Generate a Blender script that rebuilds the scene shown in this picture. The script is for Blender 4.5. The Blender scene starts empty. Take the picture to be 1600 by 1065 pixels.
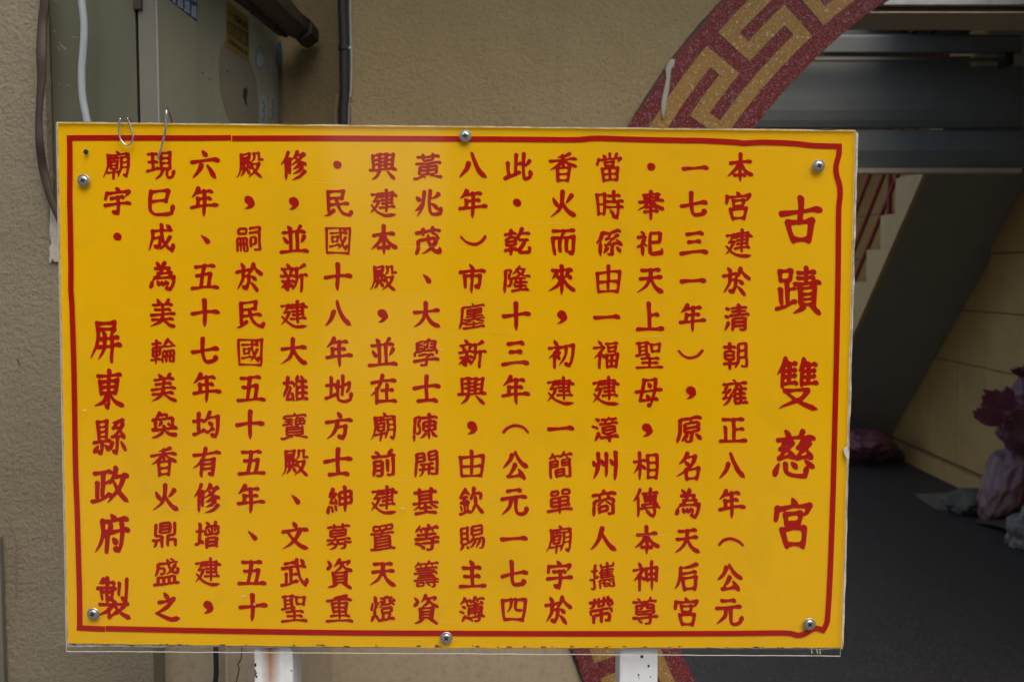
import bpy, bmesh, math, random
import numpy as np
from mathutils import Vector, Matrix, noise

S = bpy.context.scene
COL = S.collection
# ------------------------------------------------------------------ camera, world, sun, exposure
F, TILT, EYE = 1650.0, math.atan((532.5 - 424.0) / 1650.0), 1.5
cam = bpy.data.cameras.new("camera")
cam.sensor_width = 36.0
cam.lens = F / 1600.0 * 36.0
cam.clip_start, cam.clip_end = 0.05, 400
cam.dof.use_dof = True
cam.dof.focus_distance = 1.3
cam.dof.aperture_fstop = 9.5
co = bpy.data.objects.new("camera", cam)
COL.objects.link(co)
co.location = (0, 0, EYE)
co.rotation_euler = (math.radians(90) - TILT, 0, 0)
S.camera = co

SUN_EL = 52.0        # high, behind the camera and a little to the right (through thin cloud)
w = bpy.data.worlds.new("World")
S.world = w
w.use_nodes = True
nt = w.node_tree
bg = nt.nodes["Background"]
sky = nt.nodes.new("ShaderNodeTexSky")
sky.sky_type = 'NISHITA'
sky.sun_disc = False
sky.sun_elevation = math.radians(SUN_EL)
sky.sun_rotation = math.radians(160)
sky.dust_density = 4.0
sky.air_density = 1.2
nt.links.new(sky.outputs[0], bg.inputs[0])
bg.inputs[1].default_value = 0.15
sun = bpy.data.lights.new("sun", 'SUN')
sun.energy = 0.8
sun.angle = math.radians(50)
sun.color = (1.0, 0.95, 0.88)
so = bpy.data.objects.new("sun", sun)
COL.objects.link(so)
d = Vector((math.sin(math.radians(160)) * math.cos(math.radians(SUN_EL)), math.cos(math.radians(160)) * math.cos(math.radians(SUN_EL)), math.sin(math.radians(SUN_EL))))
so.rotation_euler = d.to_track_quat('Z', 'Y').to_euler()
S.view_settings.view_transform = 'Standard'
S.view_settings.look = 'None'
S.view_settings.gamma = 1.0
S.view_settings.use_curve_mapping = False
S.view_settings.exposure = 0.3
S.cycles.max_bounces = 8
S.cycles.diffuse_bounces = 5
S.cycles.transparent_max_bounces = 8

GROUND = -0.11
BOARD_Y = 1.28


def un(px, py, Y):
    """where the line of sight of a photograph pixel meets the upright plane at depth Y"""
    x, y = (px - 800) / F, (532.5 - py) / F
    dy = math.cos(TILT) + y * math.sin(TILT)
    dz = -math.sin(TILT) + y * math.cos(TILT)
    k = Y / dy
    return Vector((x * k, Y, EYE + dz * k))


# ------------------------------------------------------------------ helpers
def thing(name, label, cat, loc=(0, 0, 0), group=None):
    o = bpy.data.objects.new(name, None)
    COL.objects.link(o)
    o.location = loc
    o.empty_display_size = 0.05
    o['label'] = label
    o['category'] = cat
    if group:
        o['group'] = group
    return o


def world_loc(o):
    v = Vector((0, 0, 0))
    while o:
        v += Vector(o.location)
        o = o.parent
    return v


def obj(name, bm, mats, parent=None, smooth=False, bevel=0.0, label=None, kind=None):
    """links a bmesh given in world coordinates as one mesh object"""
    if bevel:
        bmesh.ops.bevel(bm, geom=bm.edges[:], offset=bevel, segments=2, affect='EDGES', profile=0.6)
    if not isinstance(bm, bpy.types.Mesh):
        me = bpy.data.meshes.new(name)
        bmesh.ops.recalc_face_normals(bm, faces=bm.faces[:])
        bm.to_mesh(me)
        bm.free()
    else:
        me = bm
        me.name = name
    if parent is not None:
        me.transform(Matrix.Translation(-world_loc(parent)))
    for m in (mats if isinstance(mats, (list, tuple)) else [mats]):
        me.materials.append(m)
    if smooth:
        for p in me.polygons:
            p.use_smooth = True
    o = bpy.data.objects.new(name, me)
    COL.objects.link(o)
    if parent is not None:
        o.parent = parent
    if label:
        o['label'] = label
    if kind:
        o['kind'] = kind
    return o


def tag(o, label, cat, group=None, kind=None):
    if label:
        o['label'] = label
    if cat:
        o['category'] = cat
    if group:
        o['group'] = group
    if kind:
        o['kind'] = kind
    return o


def box(bm, x0, x1, y0, y1, z0, z1, mat=0):
    vs = [bm.verts.new(p) for p in ((x0, y0, z0), (x1, y0, z0), (x1, y1, z0), (x0, y1, z0), (x0, y0, z1), (x1, y0, z1), (x1, y1, z1), (x0, y1, z1))]
    for f in ((0, 3, 2, 1), (4, 5, 6, 7), (0, 1, 5, 4), (1, 2, 6, 5), (2, 3, 7, 6), (3, 0, 4, 7)):
        fa = bm.faces.new([vs[i] for i in f])
        fa.material_index = mat
    return vs


def boxm(*a):
    bm = bmesh.new()
    box(bm, *a)
    return bm


def prism(poly, dv, bm=None, rim=0):
    """closed solid: polygon (3D points) and the same polygon moved by dv"""
    bm = bm or bmesh.new()
    dv = Vector(dv)
    a = [bm.verts.new(p) for p in poly]
    b = [bm.verts.new(Vector(p) + dv) for p in poly]
    bm.faces.new(a)
    bm.faces.new(b[::-1])
    n = len(a)
    for i in range(n):
        f = bm.faces.new((a[i], b[i], b[(i + 1) % n], a[(i + 1) % n]))
        f.material_index = rim
    return bm


def catmull(P, n=8):
    P = [Vector(p) for p in P]
    if len(P) < 3:
        return [P[0].lerp(P[-1], i / n) for i in range(n + 1)]
    Q = [2 * P[0] - P[1]] + P + [2 * P[-1] - P[-2]]
    out = []
    for i in range(1, len(Q) - 2):
        a, b, c, d_ = Q[i - 1:i + 3]
        for k in range(n):
            t = k / n
            out.append(0.5 * (2 * b + (c - a) * t + (2 * a - 5 * b + 4 * c - d_) * t * t + (3 * b - a - 3 * c + d_) * t ** 3))
    out.append(P[-1])
    return out


def tube(pts, r, seg=10, bm=None, ry=None):
    """round (or flattened, ry) tube along points; r a number or a list"""
    bm = bm or bmesh.new()
    pts = [Vector(p) for p in pts]
    rings = []
    up = Vector((0, 1, 0.001))
    for i, p in enumerate(pts):
        t = (pts[min(i + 1, len(pts) - 1)] - pts[max(i - 1, 0)]).normalized()
        s = t.cross(up)
        if s.length < 1e-4:
            s = t.cross(Vector((1, 0, 0)))
        s.normalize()
        u = s.cross(t).normalized()
        rr = r[i] if isinstance(r, (list, tuple)) else r
        q = ry if ry else rr
        rings.append([bm.verts.new(p + s * rr * math.cos(2 * math.pi * k / seg) + u * q * math.sin(2 * math.pi * k / seg)) for k in range(seg)])
    for a, b in zip(rings[:-1], rings[1:]):
        for k in range(seg):
            bm.faces.new((a[k], a[(k + 1) % seg], b[(k + 1) % seg], b[k]))
    bm.faces.new(rings[0][::-1])
    bm.faces.new(rings[-1])
    return bm


def lathe_y(cx, cz, y0, prof, seg=28, bm=None):
    """turned shape whose axis runs towards the viewer; prof = (radius, distance towards the viewer)"""
    bm = bm or bmesh.new()
    rings = []
    for r, h in prof:
        rings.append([bm.verts.new((cx + r * math.cos(2 * math.pi * k / seg), y0 - h, cz + r * math.sin(2 * math.pi * k / seg))) for k in range(seg)])
    for a, b in zip(rings[:-1], rings[1:]):
        for k in range(seg):
            bm.faces.new((a[k], a[(k + 1) % seg], b[(k + 1) % seg], b[k]))
    bm.faces.new(rings[0][::-1])
    bm.faces.new(rings[-1])
    return bm


def fill2d(loops, to_world, thick_vec, name):
    """flat filled shape with holes (even-odd) cut into level strips, with upright edges; 2D loops, to_world maps them to 3D"""
    bm = bmesh.new()
    tv = Vector(thick_vec)
    segs = []
    for lp in loops:
        if len(lp) < 4:
            continue
        rim = [(bm.verts.new(to_world(*q)), bm.verts.new(to_world(*q) + tv)) for q in lp]
        for i, q in enumerate(lp):
            k = (i + 1) % len(lp)
            bm.faces.new((rim[i][0], rim[k][0], rim[k][1], rim[i][1]))
            if q[1] != lp[k][1]:
                segs.append((q, lp[k]) if q[1] < lp[k][1] else (lp[k], q))
    A = np.array([s[0] for s in segs])
    B = np.array([s[1] for s in segs])
    levels = sorted(set(round(v, 4) for v in list(A[:, 1]) + list(B[:, 1])))
    for lo, hi in zip(levels[:-1], levels[1:]):
        mid = (lo + hi) / 2
        m = (A[:, 1] < mid) & (B[:, 1] > mid)
        a_, b_ = A[m], B[m]
        if not len(a_):
            continue
        slope = (b_[:, 0] - a_[:, 0]) / (b_[:, 1] - a_[:, 1])
        order = np.argsort(a_[:, 0] + (mid - a_[:, 1]) * slope)
        x_lo = (a_[:, 0] + (lo - a_[:, 1]) * slope)[order]
        x_hi = (a_[:, 0] + (hi - a_[:, 1]) * slope)[order]
        for i in range(0, len(order) - 1, 2):
            quad = [(x_lo[i], lo), (x_lo[i + 1], lo), (x_hi[i + 1], hi), (x_hi[i], hi)]
            bm.faces.new([bm.verts.new(to_world(*q) + front_shift(tv)) for q in quad])
    return bm


def front_shift(tv):
    """the printed face is the one nearer the viewer"""
    return Vector((0, 0, 0)) if tv.y > 0 else tv


# ------------------------------------------------------------------ materials
class NT:
    def __init__(self, name):
        self.m = bpy.data.materials.new(name)
        self.m.use_nodes = True
        self.t = self.m.node_tree
        self.b = self.t.nodes["Principled BSDF"]
        self.tc = self.t.nodes.new("ShaderNodeTexCoord")

    def n(self, kind, **kw):
        o = self.t.nodes.new(kind)
        for k, v in kw.items():
            if k in o.inputs:
                if hasattr(v, 'node'):
                    self.t.links.new(v, o.inputs[k])
                else:
                    o.inputs[k].default_value = v
            else:
                setattr(o, k, v)
        return o

    def link(self, a, b):
        self.t.links.new(a, b)

    def noise(self, scale, detail=4, rough=0.6, coord=None, dist=0.0):
        o = self.n("ShaderNodeTexNoise")
        o.inputs['Scale'].default_value = scale
        o.inputs['Detail'].default_value = detail
        o.inputs['Roughness'].default_value = rough
        o.inputs['Distortion'].default_value = dist
        self.link(coord or self.tc.outputs['Object'], o.inputs['Vector'])
        return o.outputs['Fac']

    def vor(self, scale, out='Distance', coord=None, feature='F1'):
        o = self.n("ShaderNodeTexVoronoi")
        o.feature = feature
        o.inputs['Scale'].default_value = scale
        self.link(coord or self.tc.outputs['Object'], o.inputs['Vector'])
        return o.outputs[out]

    def ramp(self, fac, stops, interp='LINEAR'):
        o = self.n("ShaderNodeValToRGB")
        o.color_ramp.interpolation = interp
        el = o.color_ramp.elements
        while len(el) < len(stops):
            el.new(0.5)
        for e, (p, c) in zip(el, stops):
            e.position = p
            e.color = c if len(c) == 4 else (*c, 1)
        self.link(fac, o.inputs[0])
        return o.outputs[0]

    def mix(self, fac, a, b, mode='MIX'):
        o = self.n("ShaderNodeMix")
        o.data_type = 'RGBA'
        o.blend_type = mode
        for sock, v in ((o.inputs[0], fac), (o.inputs[6], a), (o.inputs[7], b)):
            if hasattr(v, 'node'):
                self.link(v, sock)
            else:
                sock.default_value = v if isinstance(v, (int, float)) else (*v, 1) if len(v) == 3 else v
        return o.outputs[2]

    def math(self, op, a, b=0.0):
        o = self.n("ShaderNodeMath")
        o.operation = op
        for s_, v in ((o.inputs[0], a), (o.inputs[1], b)):
            if hasattr(v, 'node'):
                self.link(v, s_)
            else:
                s_.default_value = v
        return o.outputs[0]

    def bump(self, h, strength, dist, prev=None):
        o = self.n("ShaderNodeBump")
        o.inputs['Strength'].default_value = strength
        o.inputs['Distance'].default_value = dist
        self.link(h, o.inputs['Height'])
        if prev:
            self.link(prev, o.inputs['Normal'])
        self.link(o.outputs[0], self.b.inputs['Normal'])
        return o.outputs[0]

    def xyz(self, which='Object'):
        o = self.n("ShaderNodeSeparateXYZ")
        self.link(self.tc.outputs[which], o.inputs[0])
        return o.outputs

    def set(self, color=None, rough=None, metal=None, spec=None):
        for k, v in (('Base Color', color), ('Roughness', rough), ('Metallic', metal), ('Specular IOR Level', spec)):
            if v is None:
                continue
            if hasattr(v, 'node'):
                self.link(v, self.b.inputs[k])
            else:
                self.b.inputs[k].default_value = (*v, 1) if isinstance(v, tuple) and len(v) == 3 else v
        return self.m


BLK, WHT = (0, 0, 0), (1, 1, 1)


def stucco(name, base, dark, light, relief=1.0, grain=150, stains=0.5):
    t = NT(name)
    big = t.noise(1.3, 5, 0.6)
    mid = t.noise(9, 5, 0.65)
    fine = t.noise(grain, 5, 0.75)
    c = t.ramp(big, [(0.3, dark), (0.55, base), (0.75, light)])
    c = t.mix(t.ramp(mid, [(0.42, BLK), (0.62, WHT)]), c, t.mix(0.16, c, light))
    c = t.mix(t.ramp(fine, [(0.30, (0.5,) * 3), (0.50, BLK)]), c, tuple(x * 0.5 for x in dark))  # low spots of the grain darkened too, shade painted into the pits
    # small dark flecks and rusty drip marks
    fl = t.vor(26, 'Distance')
    fl2 = t.vor(26, 'Color')
    sp = t.n("ShaderNodeSeparateColor")
    t.link(fl2, sp.inputs[0])
    m = t.math('MULTIPLY', t.math('LESS_THAN', fl, 0.055), t.math('GREATER_THAN', sp.outputs[0], 0.80))
    c = t.mix(t.math('MULTIPLY', m, stains), c, (0.035, 0.028, 0.02))
    mp = t.n("ShaderNodeMapping")
    mp.inputs['Scale'].default_value = (7, 7, 0.8)
    t.link(t.tc.outputs['Object'], mp.inputs[0])
    dr = t.noise(1.0, 6, 0.65, mp.outputs[0])
    c = t.mix(t.ramp(dr, [(0.56, BLK), (0.74, (stains * 0.45,) * 3)]), c, tuple(x * 0.42 for x in dark))
    n1 = t.bump(t.noise(11, 4, 0.6), 0.5 * relief, 0.014)
    n2 = t.bump(t.noise(78, 3, 0.6), 0.58 * relief, 0.0060, n1)
    t.bump(fine, 0.9 * relief, 0.0048, n2)
    t.set(c, 0.88, spec=0.25)
    return t.m


def terrazzo(name, ground, chips, frac=0.42, scale=260, rough=0.33):
    """cement ground with stone chips of several colours and sizes"""
    t = NT(name)
    c = t.mix(t.noise(6, 4), tuple(g * 0.75 for g in ground), tuple(min(1, g * 1.25) for g in ground))
    for k, sc in enumerate((scale, scale * 0.62, scale * 1.7)):
        mp = t.n("ShaderNodeMapping")
        mp.inputs['Location'].default_value = (k * 3.1, k * 1.7, 0.4 * k)
        t.link(t.tc.outputs['Object'], mp.inputs[0])
        col = t.vor(sc, 'Color', mp.outputs[0])
        dist = t.vor(sc, 'Distance', mp.outputs[0])
        sp = t.n("ShaderNodeSeparateColor")
        t.link(col, sp.inputs[0])
        size = t.math('MULTIPLY', sp.outputs[1], 0.55)
        m = t.math('MULTIPLY', t.math('LESS_THAN', dist, size), t.math('LESS_THAN', sp.outputs[0], frac))
        cc = t.ramp(sp.outputs[2], [(i / (len(chips) - 1) * 0.99, ch) for i, ch in enumerate(chips)], 'CONSTANT')
        c = t.mix(m, c, cc)
    t.bump(t.noise(300, 2), 0.15, 0.0006)
    t.set(c, rough, spec=0.4)
    return t.m


def paint(name, base, rough=0.45, wear=0.3, bump=0.1, scale=6, dirt=(0.05, 0.04, 0.03), metal=0.0):
    t = NT(name)
    n_ = t.noise(scale, 6, 0.65)
    c = t.mix(t.ramp(n_, [(0.45, BLK), (0.8, (wear,) * 3)]), base, dirt)
    c = t.mix(t.ramp(t.noise(scale * 9, 4), [(0.35, (0.25 * wear,) * 3), (0.6, BLK)]), c, dirt)
    t.bump(t.noise(scale * 3, 4), bump, 0.003)
    t.set(c, rough, metal)
    return t.m


M = {}
M['stucco_left'] = stucco('stucco_left', (0.290, 0.248, 0.168), (0.240, 0.198, 0.125), (0.325, 0.287, 0.205), 1.2, 150, 0.6)
M['stucco_main'] = stucco('stucco_main', (0.365, 0.290, 0.155), (0.300, 0.232, 0.118), (0.405, 0.332, 0.188), 1.0, 130, 0.35)
M['smooth_wall'] = stucco('smooth_cream_wall', (0.42, 0.345, 0.235), (0.37, 0.295, 0.195), (0.46, 0.385, 0.27), 0.18, 60, 0.35)
M['cream_strip'] = paint('cream_strip', (0.50, 0.40, 0.27), 0.5, 0.25)
M['maroon'] = terrazzo('maroon_terrazzo', (0.15, 0.017, 0.019), [(0.21, 0.045, 0.045), (0.28, 0.13, 0.125), (0.12, 0.012, 0.013), (0.38, 0.27, 0.26), (0.19, 0.05, 0.048)], 0.62, 330)
M['ochre'] = terrazzo('ochre_terrazzo', (0.31, 0.175, 0.045), [(0.45, 0.30, 0.12), (0.28, 0.12, 0.03), (0.52, 0.42, 0.27), (0.36, 0.18, 0.05), (0.47, 0.38, 0.25)], 0.62, 330)
M['divider'] = paint('dark_divider', (0.06, 0.045, 0.035), 0.6)
M['joint'] = paint('dark_joint_mortar', (0.10, 0.075, 0.05), 0.9, 0.6, 0.5, 60, (0.03, 0.022, 0.015))
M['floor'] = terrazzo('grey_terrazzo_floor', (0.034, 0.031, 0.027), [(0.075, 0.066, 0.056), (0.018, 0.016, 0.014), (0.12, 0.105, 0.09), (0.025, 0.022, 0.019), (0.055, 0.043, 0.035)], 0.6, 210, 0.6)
M['street'] = paint('street_concrete', (0.30, 0.29, 0.27), 0.9, 0.3, 0.3, 2)
M['blue_metal'] = paint('blue_grey_paint', (0.145, 0.155, 0.142), 0.8, 0.25, 0.05, 3, (0.05, 0.05, 0.045))
M['soffit'] = paint('grey_soffit_paint', (0.33, 0.325, 0.28), 0.65, 0.12, 0.08, 3, (0.06, 0.06, 0.05))
M['cream_paint'] = paint('cream_stair_paint', (0.62, 0.42, 0.19), 0.6, 0.3, 0.1, 5)
M['back_cream'] = paint('pale_wall_paint', (0.52, 0.49, 0.38), 0.7, 0.2, 0.1, 3)
M['red_rail'] = paint('red_rail_paint', (0.33, 0.022, 0.016), 0.4, 0.15)
M['black'] = paint('black_plastic', (0.012, 0.012, 0.013), 0.45, 0.1)
M['void_shade'] = paint('void_shade_black', (0.03, 0.03, 0.03), 0.8, 0.1)  # near-black stands in for shade in gaps and openings
M['ceiling'] = paint('ceiling_paint', (0.075, 0.06, 0.04), 0.85, 0.3, 0.1, 2)
M['silver'] = paint('galvanised_beam', (0.42, 0.42, 0.42), 0.42, 0.5, 0.3, 14, (0.14, 0.14, 0.13), 0.45)
M['dim_rod'] = paint('dull_rod_paint', (0.17, 0.15, 0.12), 0.7, 0.3)
M['steel'] = NT('stainless_steel').set((0.58, 0.57, 0.54), 0.34, 1.0)
M['washer'] = paint('zinc_washer', (0.50, 0.48, 0.44), 0.34, 0.3, 0.1, 300, (0.10, 0.08, 0.06), 0.9)
M['recess'] = NT('recess_shade').set((0.015, 0.014, 0.012), 0.6)  # near-black stands in for shade inside screw slots and holes
M['wire'] = NT('bright_wire').set((0.66, 0.65, 0.64), 0.22, 1.0)
M['brown_cable'] = paint('brown_cable', (0.047, 0.031, 0.016), 0.62, 0.35, 0.3, 12, (0.02, 0.015, 0.01))
M['hose'] = paint('pale_hose', (0.34, 0.37, 0.38), 0.3, 0.35, 0.1, 20, (0.22, 0.22, 0.22))
M['pipe'] = paint('dark_grey_pipe', (0.014, 0.015, 0.013), 0.6, 0.3, 0.1, 20, (0.02, 0.02, 0.02))
M['rusty'] = paint('rusty_iron', (0.050, 0.033, 0.022), 0.75, 0.7, 0.6, 22, (0.014, 0.010, 0.008))
M['paper'] = paint('peeling_paper', (0.42, 0.39, 0.33), 0.8, 0.5, 0.3, 40)
M['putty'] = paint('grey_putty', (0.42, 0.41, 0.33), 0.8, 0.25, 0.4, 30, (0.25, 0.22, 0.16))


def make_white_post():
    t = NT('white_post_paint')
    x = t.xyz()
    rust = t.noise(22, 6, 0.7)
    # a rust run below the screw hole, drying out downwards
    cx = t.math('ABSOLUTE', t.math('ADD', x[0], 0.004))
    cx = t.math('ADD', cx, t.math('MULTIPLY', t.math('SUBTRACT', t.noise(45, 4, 0.6), 0.5), 0.014))
    core = t.math('SUBTRACT', 1.0, t.math('MULTIPLY', cx, 70.0))
    core = t.math('MULTIPLY', t.math('MAXIMUM', core, 0.0), t.math('ADD', rust, 0.35))
    fade = t.math('MAXIMUM', t.math('SUBTRACT', 1.0, t.math('MULTIPLY', t.math('SUBTRACT', 0.0, x[2]), 9.0)), 0.25)
    run = t.ramp(t.math('MULTIPLY', core, fade), [(0.05, BLK), (0.30, (0.35,) * 3), (0.85, (0.95,) * 3)])
    base = t.mix(t.ramp(t.noise(60, 5), [(0.5, BLK), (0.7, (0.3,) * 3)]), (0.80, 0.82, 0.82), (0.5, 0.48, 0.44))
    chips = t.ramp(t.noise(75, 3, 0.5), [(0.29, WHT), (0.32, BLK)])
    c = t.mix(chips, base, (0.12, 0.08, 0.05))
    c1 = t.mix(run, c, (0.36, 0.14, 0.025))
    t.bump(t.noise(40, 4), 0.15, 0.002)
    t.set(c1, 0.4)
    return t.m


def make_white_post_clean():
    return paint('white_post_paint_clean', (0.80, 0.82, 0.83), 0.4, 0.12, 0.1, 40, (0.3, 0.28, 0.25))


M['post_rusty'] = make_white_post()
M['post_clean'] = make_white_post_clean()


def make_yellow():
    t = NT('yellow_acrylic')
    c = t.mix(t.ramp(t.noise(2.6, 4, 0.55), [(0.35, BLK), (0.7, WHT)]), (0.825, 0.452, 0.0003), (0.885, 0.505, 0.0004))
    # greenish grime caught between the sheets
    g = t.ramp(t.noise(7.0, 5, 0.55, dist=0.4), [(0.60, BLK), (0.78, (0.28,) * 3)])
    c = t.mix(g, c, (0.55, 0.36, 0.012))
    g2 = t.ramp(t.noise(13.0, 3, 0.5, dist=0.8), [(0.62, BLK), (0.74, (0.12,) * 3)])
    c = t.mix(g2, c, (0.42, 0.33, 0.02))
    dots = t.vor(34, 'Distance')
    dcol = t.vor(34, 'Color')
    sp = t.n("ShaderNodeSeparateColor")
    t.link(dcol, sp.inputs[0])
    dm = t.math('MULTIPLY', t.math('LESS_THAN', dots, t.math('MULTIPLY', sp.outputs[1], 0.05)), t.math('GREATER_THAN', sp.outputs[0], 0.72))
    c = t.mix(t.math('MULTIPLY', dm, 0.6), c, (0.20, 0.13, 0.02))
    t.set(c, 0.5, spec=0.08)
    return t.m


M['yellow'] = make_yellow()
t_ = NT('red_vinyl')
M['red'] = t_.set(t_.mix(t_.noise(14, 3), (0.37, 0.0050, 0.0012), (0.44, 0.0085, 0.0025)), 0.5, spec=0.08)
t_ = NT('white_backing')
M['backing'] = t_.set(t_.mix(t_.ramp(t_.noise(60, 5, 0.7), [(0.42, BLK), (0.66, WHT)]), (0.62, 0.61, 0.58), (0.24, 0.22, 0.18)), 0.6)


def make_clear(name, haze=0.05):
    t = NT(name)
    t.t.nodes.remove(t.b)
    out = [n for n in t.t.nodes if n.type == 'OUTPUT_MATERIAL'][0]
    tr = t.n("ShaderNodeBsdfTransparent")
    tr.inputs[0].default_value = (0.99, 0.99, 0.985, 1)
    gl = t.n("ShaderNodeBsdfGlossy")
    gl.inputs['Roughness'].default_value = 0.07
    df = t.n("ShaderNodeBsdfDiffuse")
    df.inputs[0].default_value = (0.72, 0.70, 0.64, 1)
    # Schlick reflectance of the front face only (rays are not bent by the thin sheet)
    ge = t.n("ShaderNodeNewGeometry")
    dt = t.n("ShaderNodeVectorMath")
    dt.operation = 'DOT_PRODUCT'
    t.link(ge.outputs['Incoming'], dt.inputs[0])
    t.link(ge.outputs['Normal'], dt.inputs[1])
    cs = t.math('ABSOLUTE', dt.outputs['Value'])
    fz = t.math('ADD', 0.035, t.math('MULTIPLY', 0.9, t.math('POWER', t.math('SUBTRACT', 1.0, cs), 5.0)))
    fz = t.math('MULTIPLY', fz, t.math('SUBTRACT', 1.0, ge.outputs['Backfacing']))
    bp = t.n("ShaderNodeBump")
    bp.inputs['Strength'].default_value = 0.35
    bp.inputs['Distance'].default_value = 0.004
    t.link(t.noise(5.0, 2, 0.5), bp.inputs['Height'])
    t.link(bp.outputs[0], gl.inputs['Normal'])
    # dust film, thin scratches
    mp = t.n("ShaderNodeMapping")
    mp.inputs['Rotation'].default_value = (0, 0.9, 0)
    mp.inputs['Scale'].default_value = (6, 1, 260)
    t.link(t.tc.outputs['Object'], mp.inputs[0])
    sc = t.ramp(t.noise(1.0, 3, 0.5, mp.outputs[0]), [(0.68, BLK), (0.78, (0.07,) * 3)])
    film = t.ramp(t.noise(3.2, 5, 0.6), [(0.42, BLK), (0.72, (haze,) * 3)])
    scb = t.math('ADD', sc, film)
    m1 = t.n("ShaderNodeMixShader")
    t.link(scb, m1.inputs[0])
    t.link(tr.outputs[0], m1.inputs[1])
    t.link(df.outputs[0], m1.inputs[2])
    m2 = t.n("ShaderNodeMixShader")
    t.link(fz, m2.inputs[0])
    t.link(m1.outputs[0], m2.inputs[1])
    t.link(gl.outputs[0], m2.inputs[2])
    t.link(m2.outputs[0], out.inputs[0])
    return t.m


M['clear'] = make_clear('clear_acrylic', 0.006)
t_ = NT('acrylic_edge')
M['clear_edge'] = t_.set((0.60, 0.58, 0.52), 0.35)  # pale rim colour stands in for cut edges catching light


def make_cabinet(name, c0, c1, rustpatch=False):
    t = NT(name)
    c = t.mix(t.ramp(t.noise(2.2, 5, 0.6), [(0.35, BLK), (0.7, WHT)]), c0, c1)
    c = t.mix(t.ramp(t.vor(38, 'Distance'), [(0.02, (0.8,) * 3), (0.055, BLK)]), c, tuple(x * 0.75 for x in c0))
    mp = t.n("ShaderNodeMapping")
    mp.inputs['Scale'].default_value = (14, 14, 1.1)
    t.link(t.tc.outputs['Object'], mp.inputs[0])
    c = t.mix(t.ramp(t.noise(1, 5, 0.6, mp.outputs[0]), [(0.5, BLK), (0.78, (0.35,) * 3)]), c, (0.13, 0.11, 0.075))
    # white scratches
    mp2 = t.n("ShaderNodeMapping")
    mp2.inputs['Rotation'].default_value = (0, 0.8, 0)
    mp2.inputs['Scale'].default_value = (9, 9, 160)
    t.link(t.tc.outputs['Object'], mp2.inputs[0])
    sc = t.ramp(t.noise(1.0, 4, 0.6, mp2.outputs[0]), [(0.69, BLK), (0.76, (0.5,) * 3)])
    c = t.mix(sc, c, (0.45, 0.45, 0.40))
    t.bump(t.noise(8, 3), 0.12, 0.003)
    t.set(c, 0.42)
    return t.m


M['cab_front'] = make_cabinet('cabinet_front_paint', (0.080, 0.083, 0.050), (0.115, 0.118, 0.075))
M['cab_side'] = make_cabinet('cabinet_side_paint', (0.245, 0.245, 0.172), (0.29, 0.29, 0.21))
M['cab_strip'] = make_cabinet('cabinet_strip_paint', (0.14, 0.13, 0.098), (0.185, 0.18, 0.14))
M['cab_bead'] = paint('cabinet_bead_paint', (0.27, 0.27, 0.24), 0.45, 0.4, 0.1, 30, (0.15, 0.14, 0.11))
M['stain'] = paint('brown_smear', (0.195, 0.175, 0.125), 0.6, 0.4, 0.1, 30, (0.09, 0.07, 0.045))
M['blue_print'] = NT('blue_sticker').set((0.014, 0.055, 0.20), 0.4)
M['white_print'] = NT('white_print').set((0.36, 0.42, 0.47), 0.4)
M['yellow_print'] = paint('yellow_sticker', (0.20, 0.135, 0.018), 0.5, 0.4, 0.05, 30, (0.12, 0.09, 0.04))
M['black_print'] = NT('black_print').set((0.05, 0.042, 0.02), 0.5)
M['pale_blue'] = paint('faded_blue_sticker', (0.15, 0.21, 0.20), 0.5, 0.4, 0.05, 40, (0.25, 0.25, 0.22))
M['strong_blue'] = paint('strong_blue_sticker', (0.05, 0.17, 0.23), 0.5, 0.3, 0.05, 40, (0.2, 0.25, 0.25))
M['white_paste'] = paint('faded_white_sticker', (0.34, 0.35, 0.31), 0.5, 0.4, 0.05, 40, (0.22, 0.22, 0.18))


def tile_stone(name, base):
    t = NT(name)
    c = t.mix(t.ramp(t.noise(3.5, 5, 0.6), [(0.35, BLK), (0.7, WHT)]), tuple(x * 0.82 for x in base), base)
    c = t.mix(t.ramp(t.noise(70, 4), [(0.5, BLK), (0.72, (0.3,) * 3)]), c, tuple(x * 0.6 for x in base))
    t.bump(t.noise(30, 4), 0.15, 0.002)
    t.set(c, 0.5)
    return t.m


M['tile'] = tile_stone('ochre_wall_tile', (0.54, 0.33, 0.115))
M['grout'] = paint('dark_grout', (0.10, 0.075, 0.04), 0.9, 0.3)


def bagmat(name, base, rough=0.3, trans=0.25):
    t = NT(name)
    c = t.mix(t.ramp(t.noise(7, 5, 0.6), [(0.35, BLK), (0.7, WHT)]), tuple(x * 0.7 for x in base), base)
    t.b.inputs['Subsurface Weight'].default_value = 0.0
    n1 = t.bump(t.noise(13, 4, 0.55, dist=0.8), 0.9, 0.018)
    t.bump(t.noise(45, 3, 0.55, dist=1.5), 0.6, 0.004, n1)
    t.set(c, rough)
    return t.m


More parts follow.
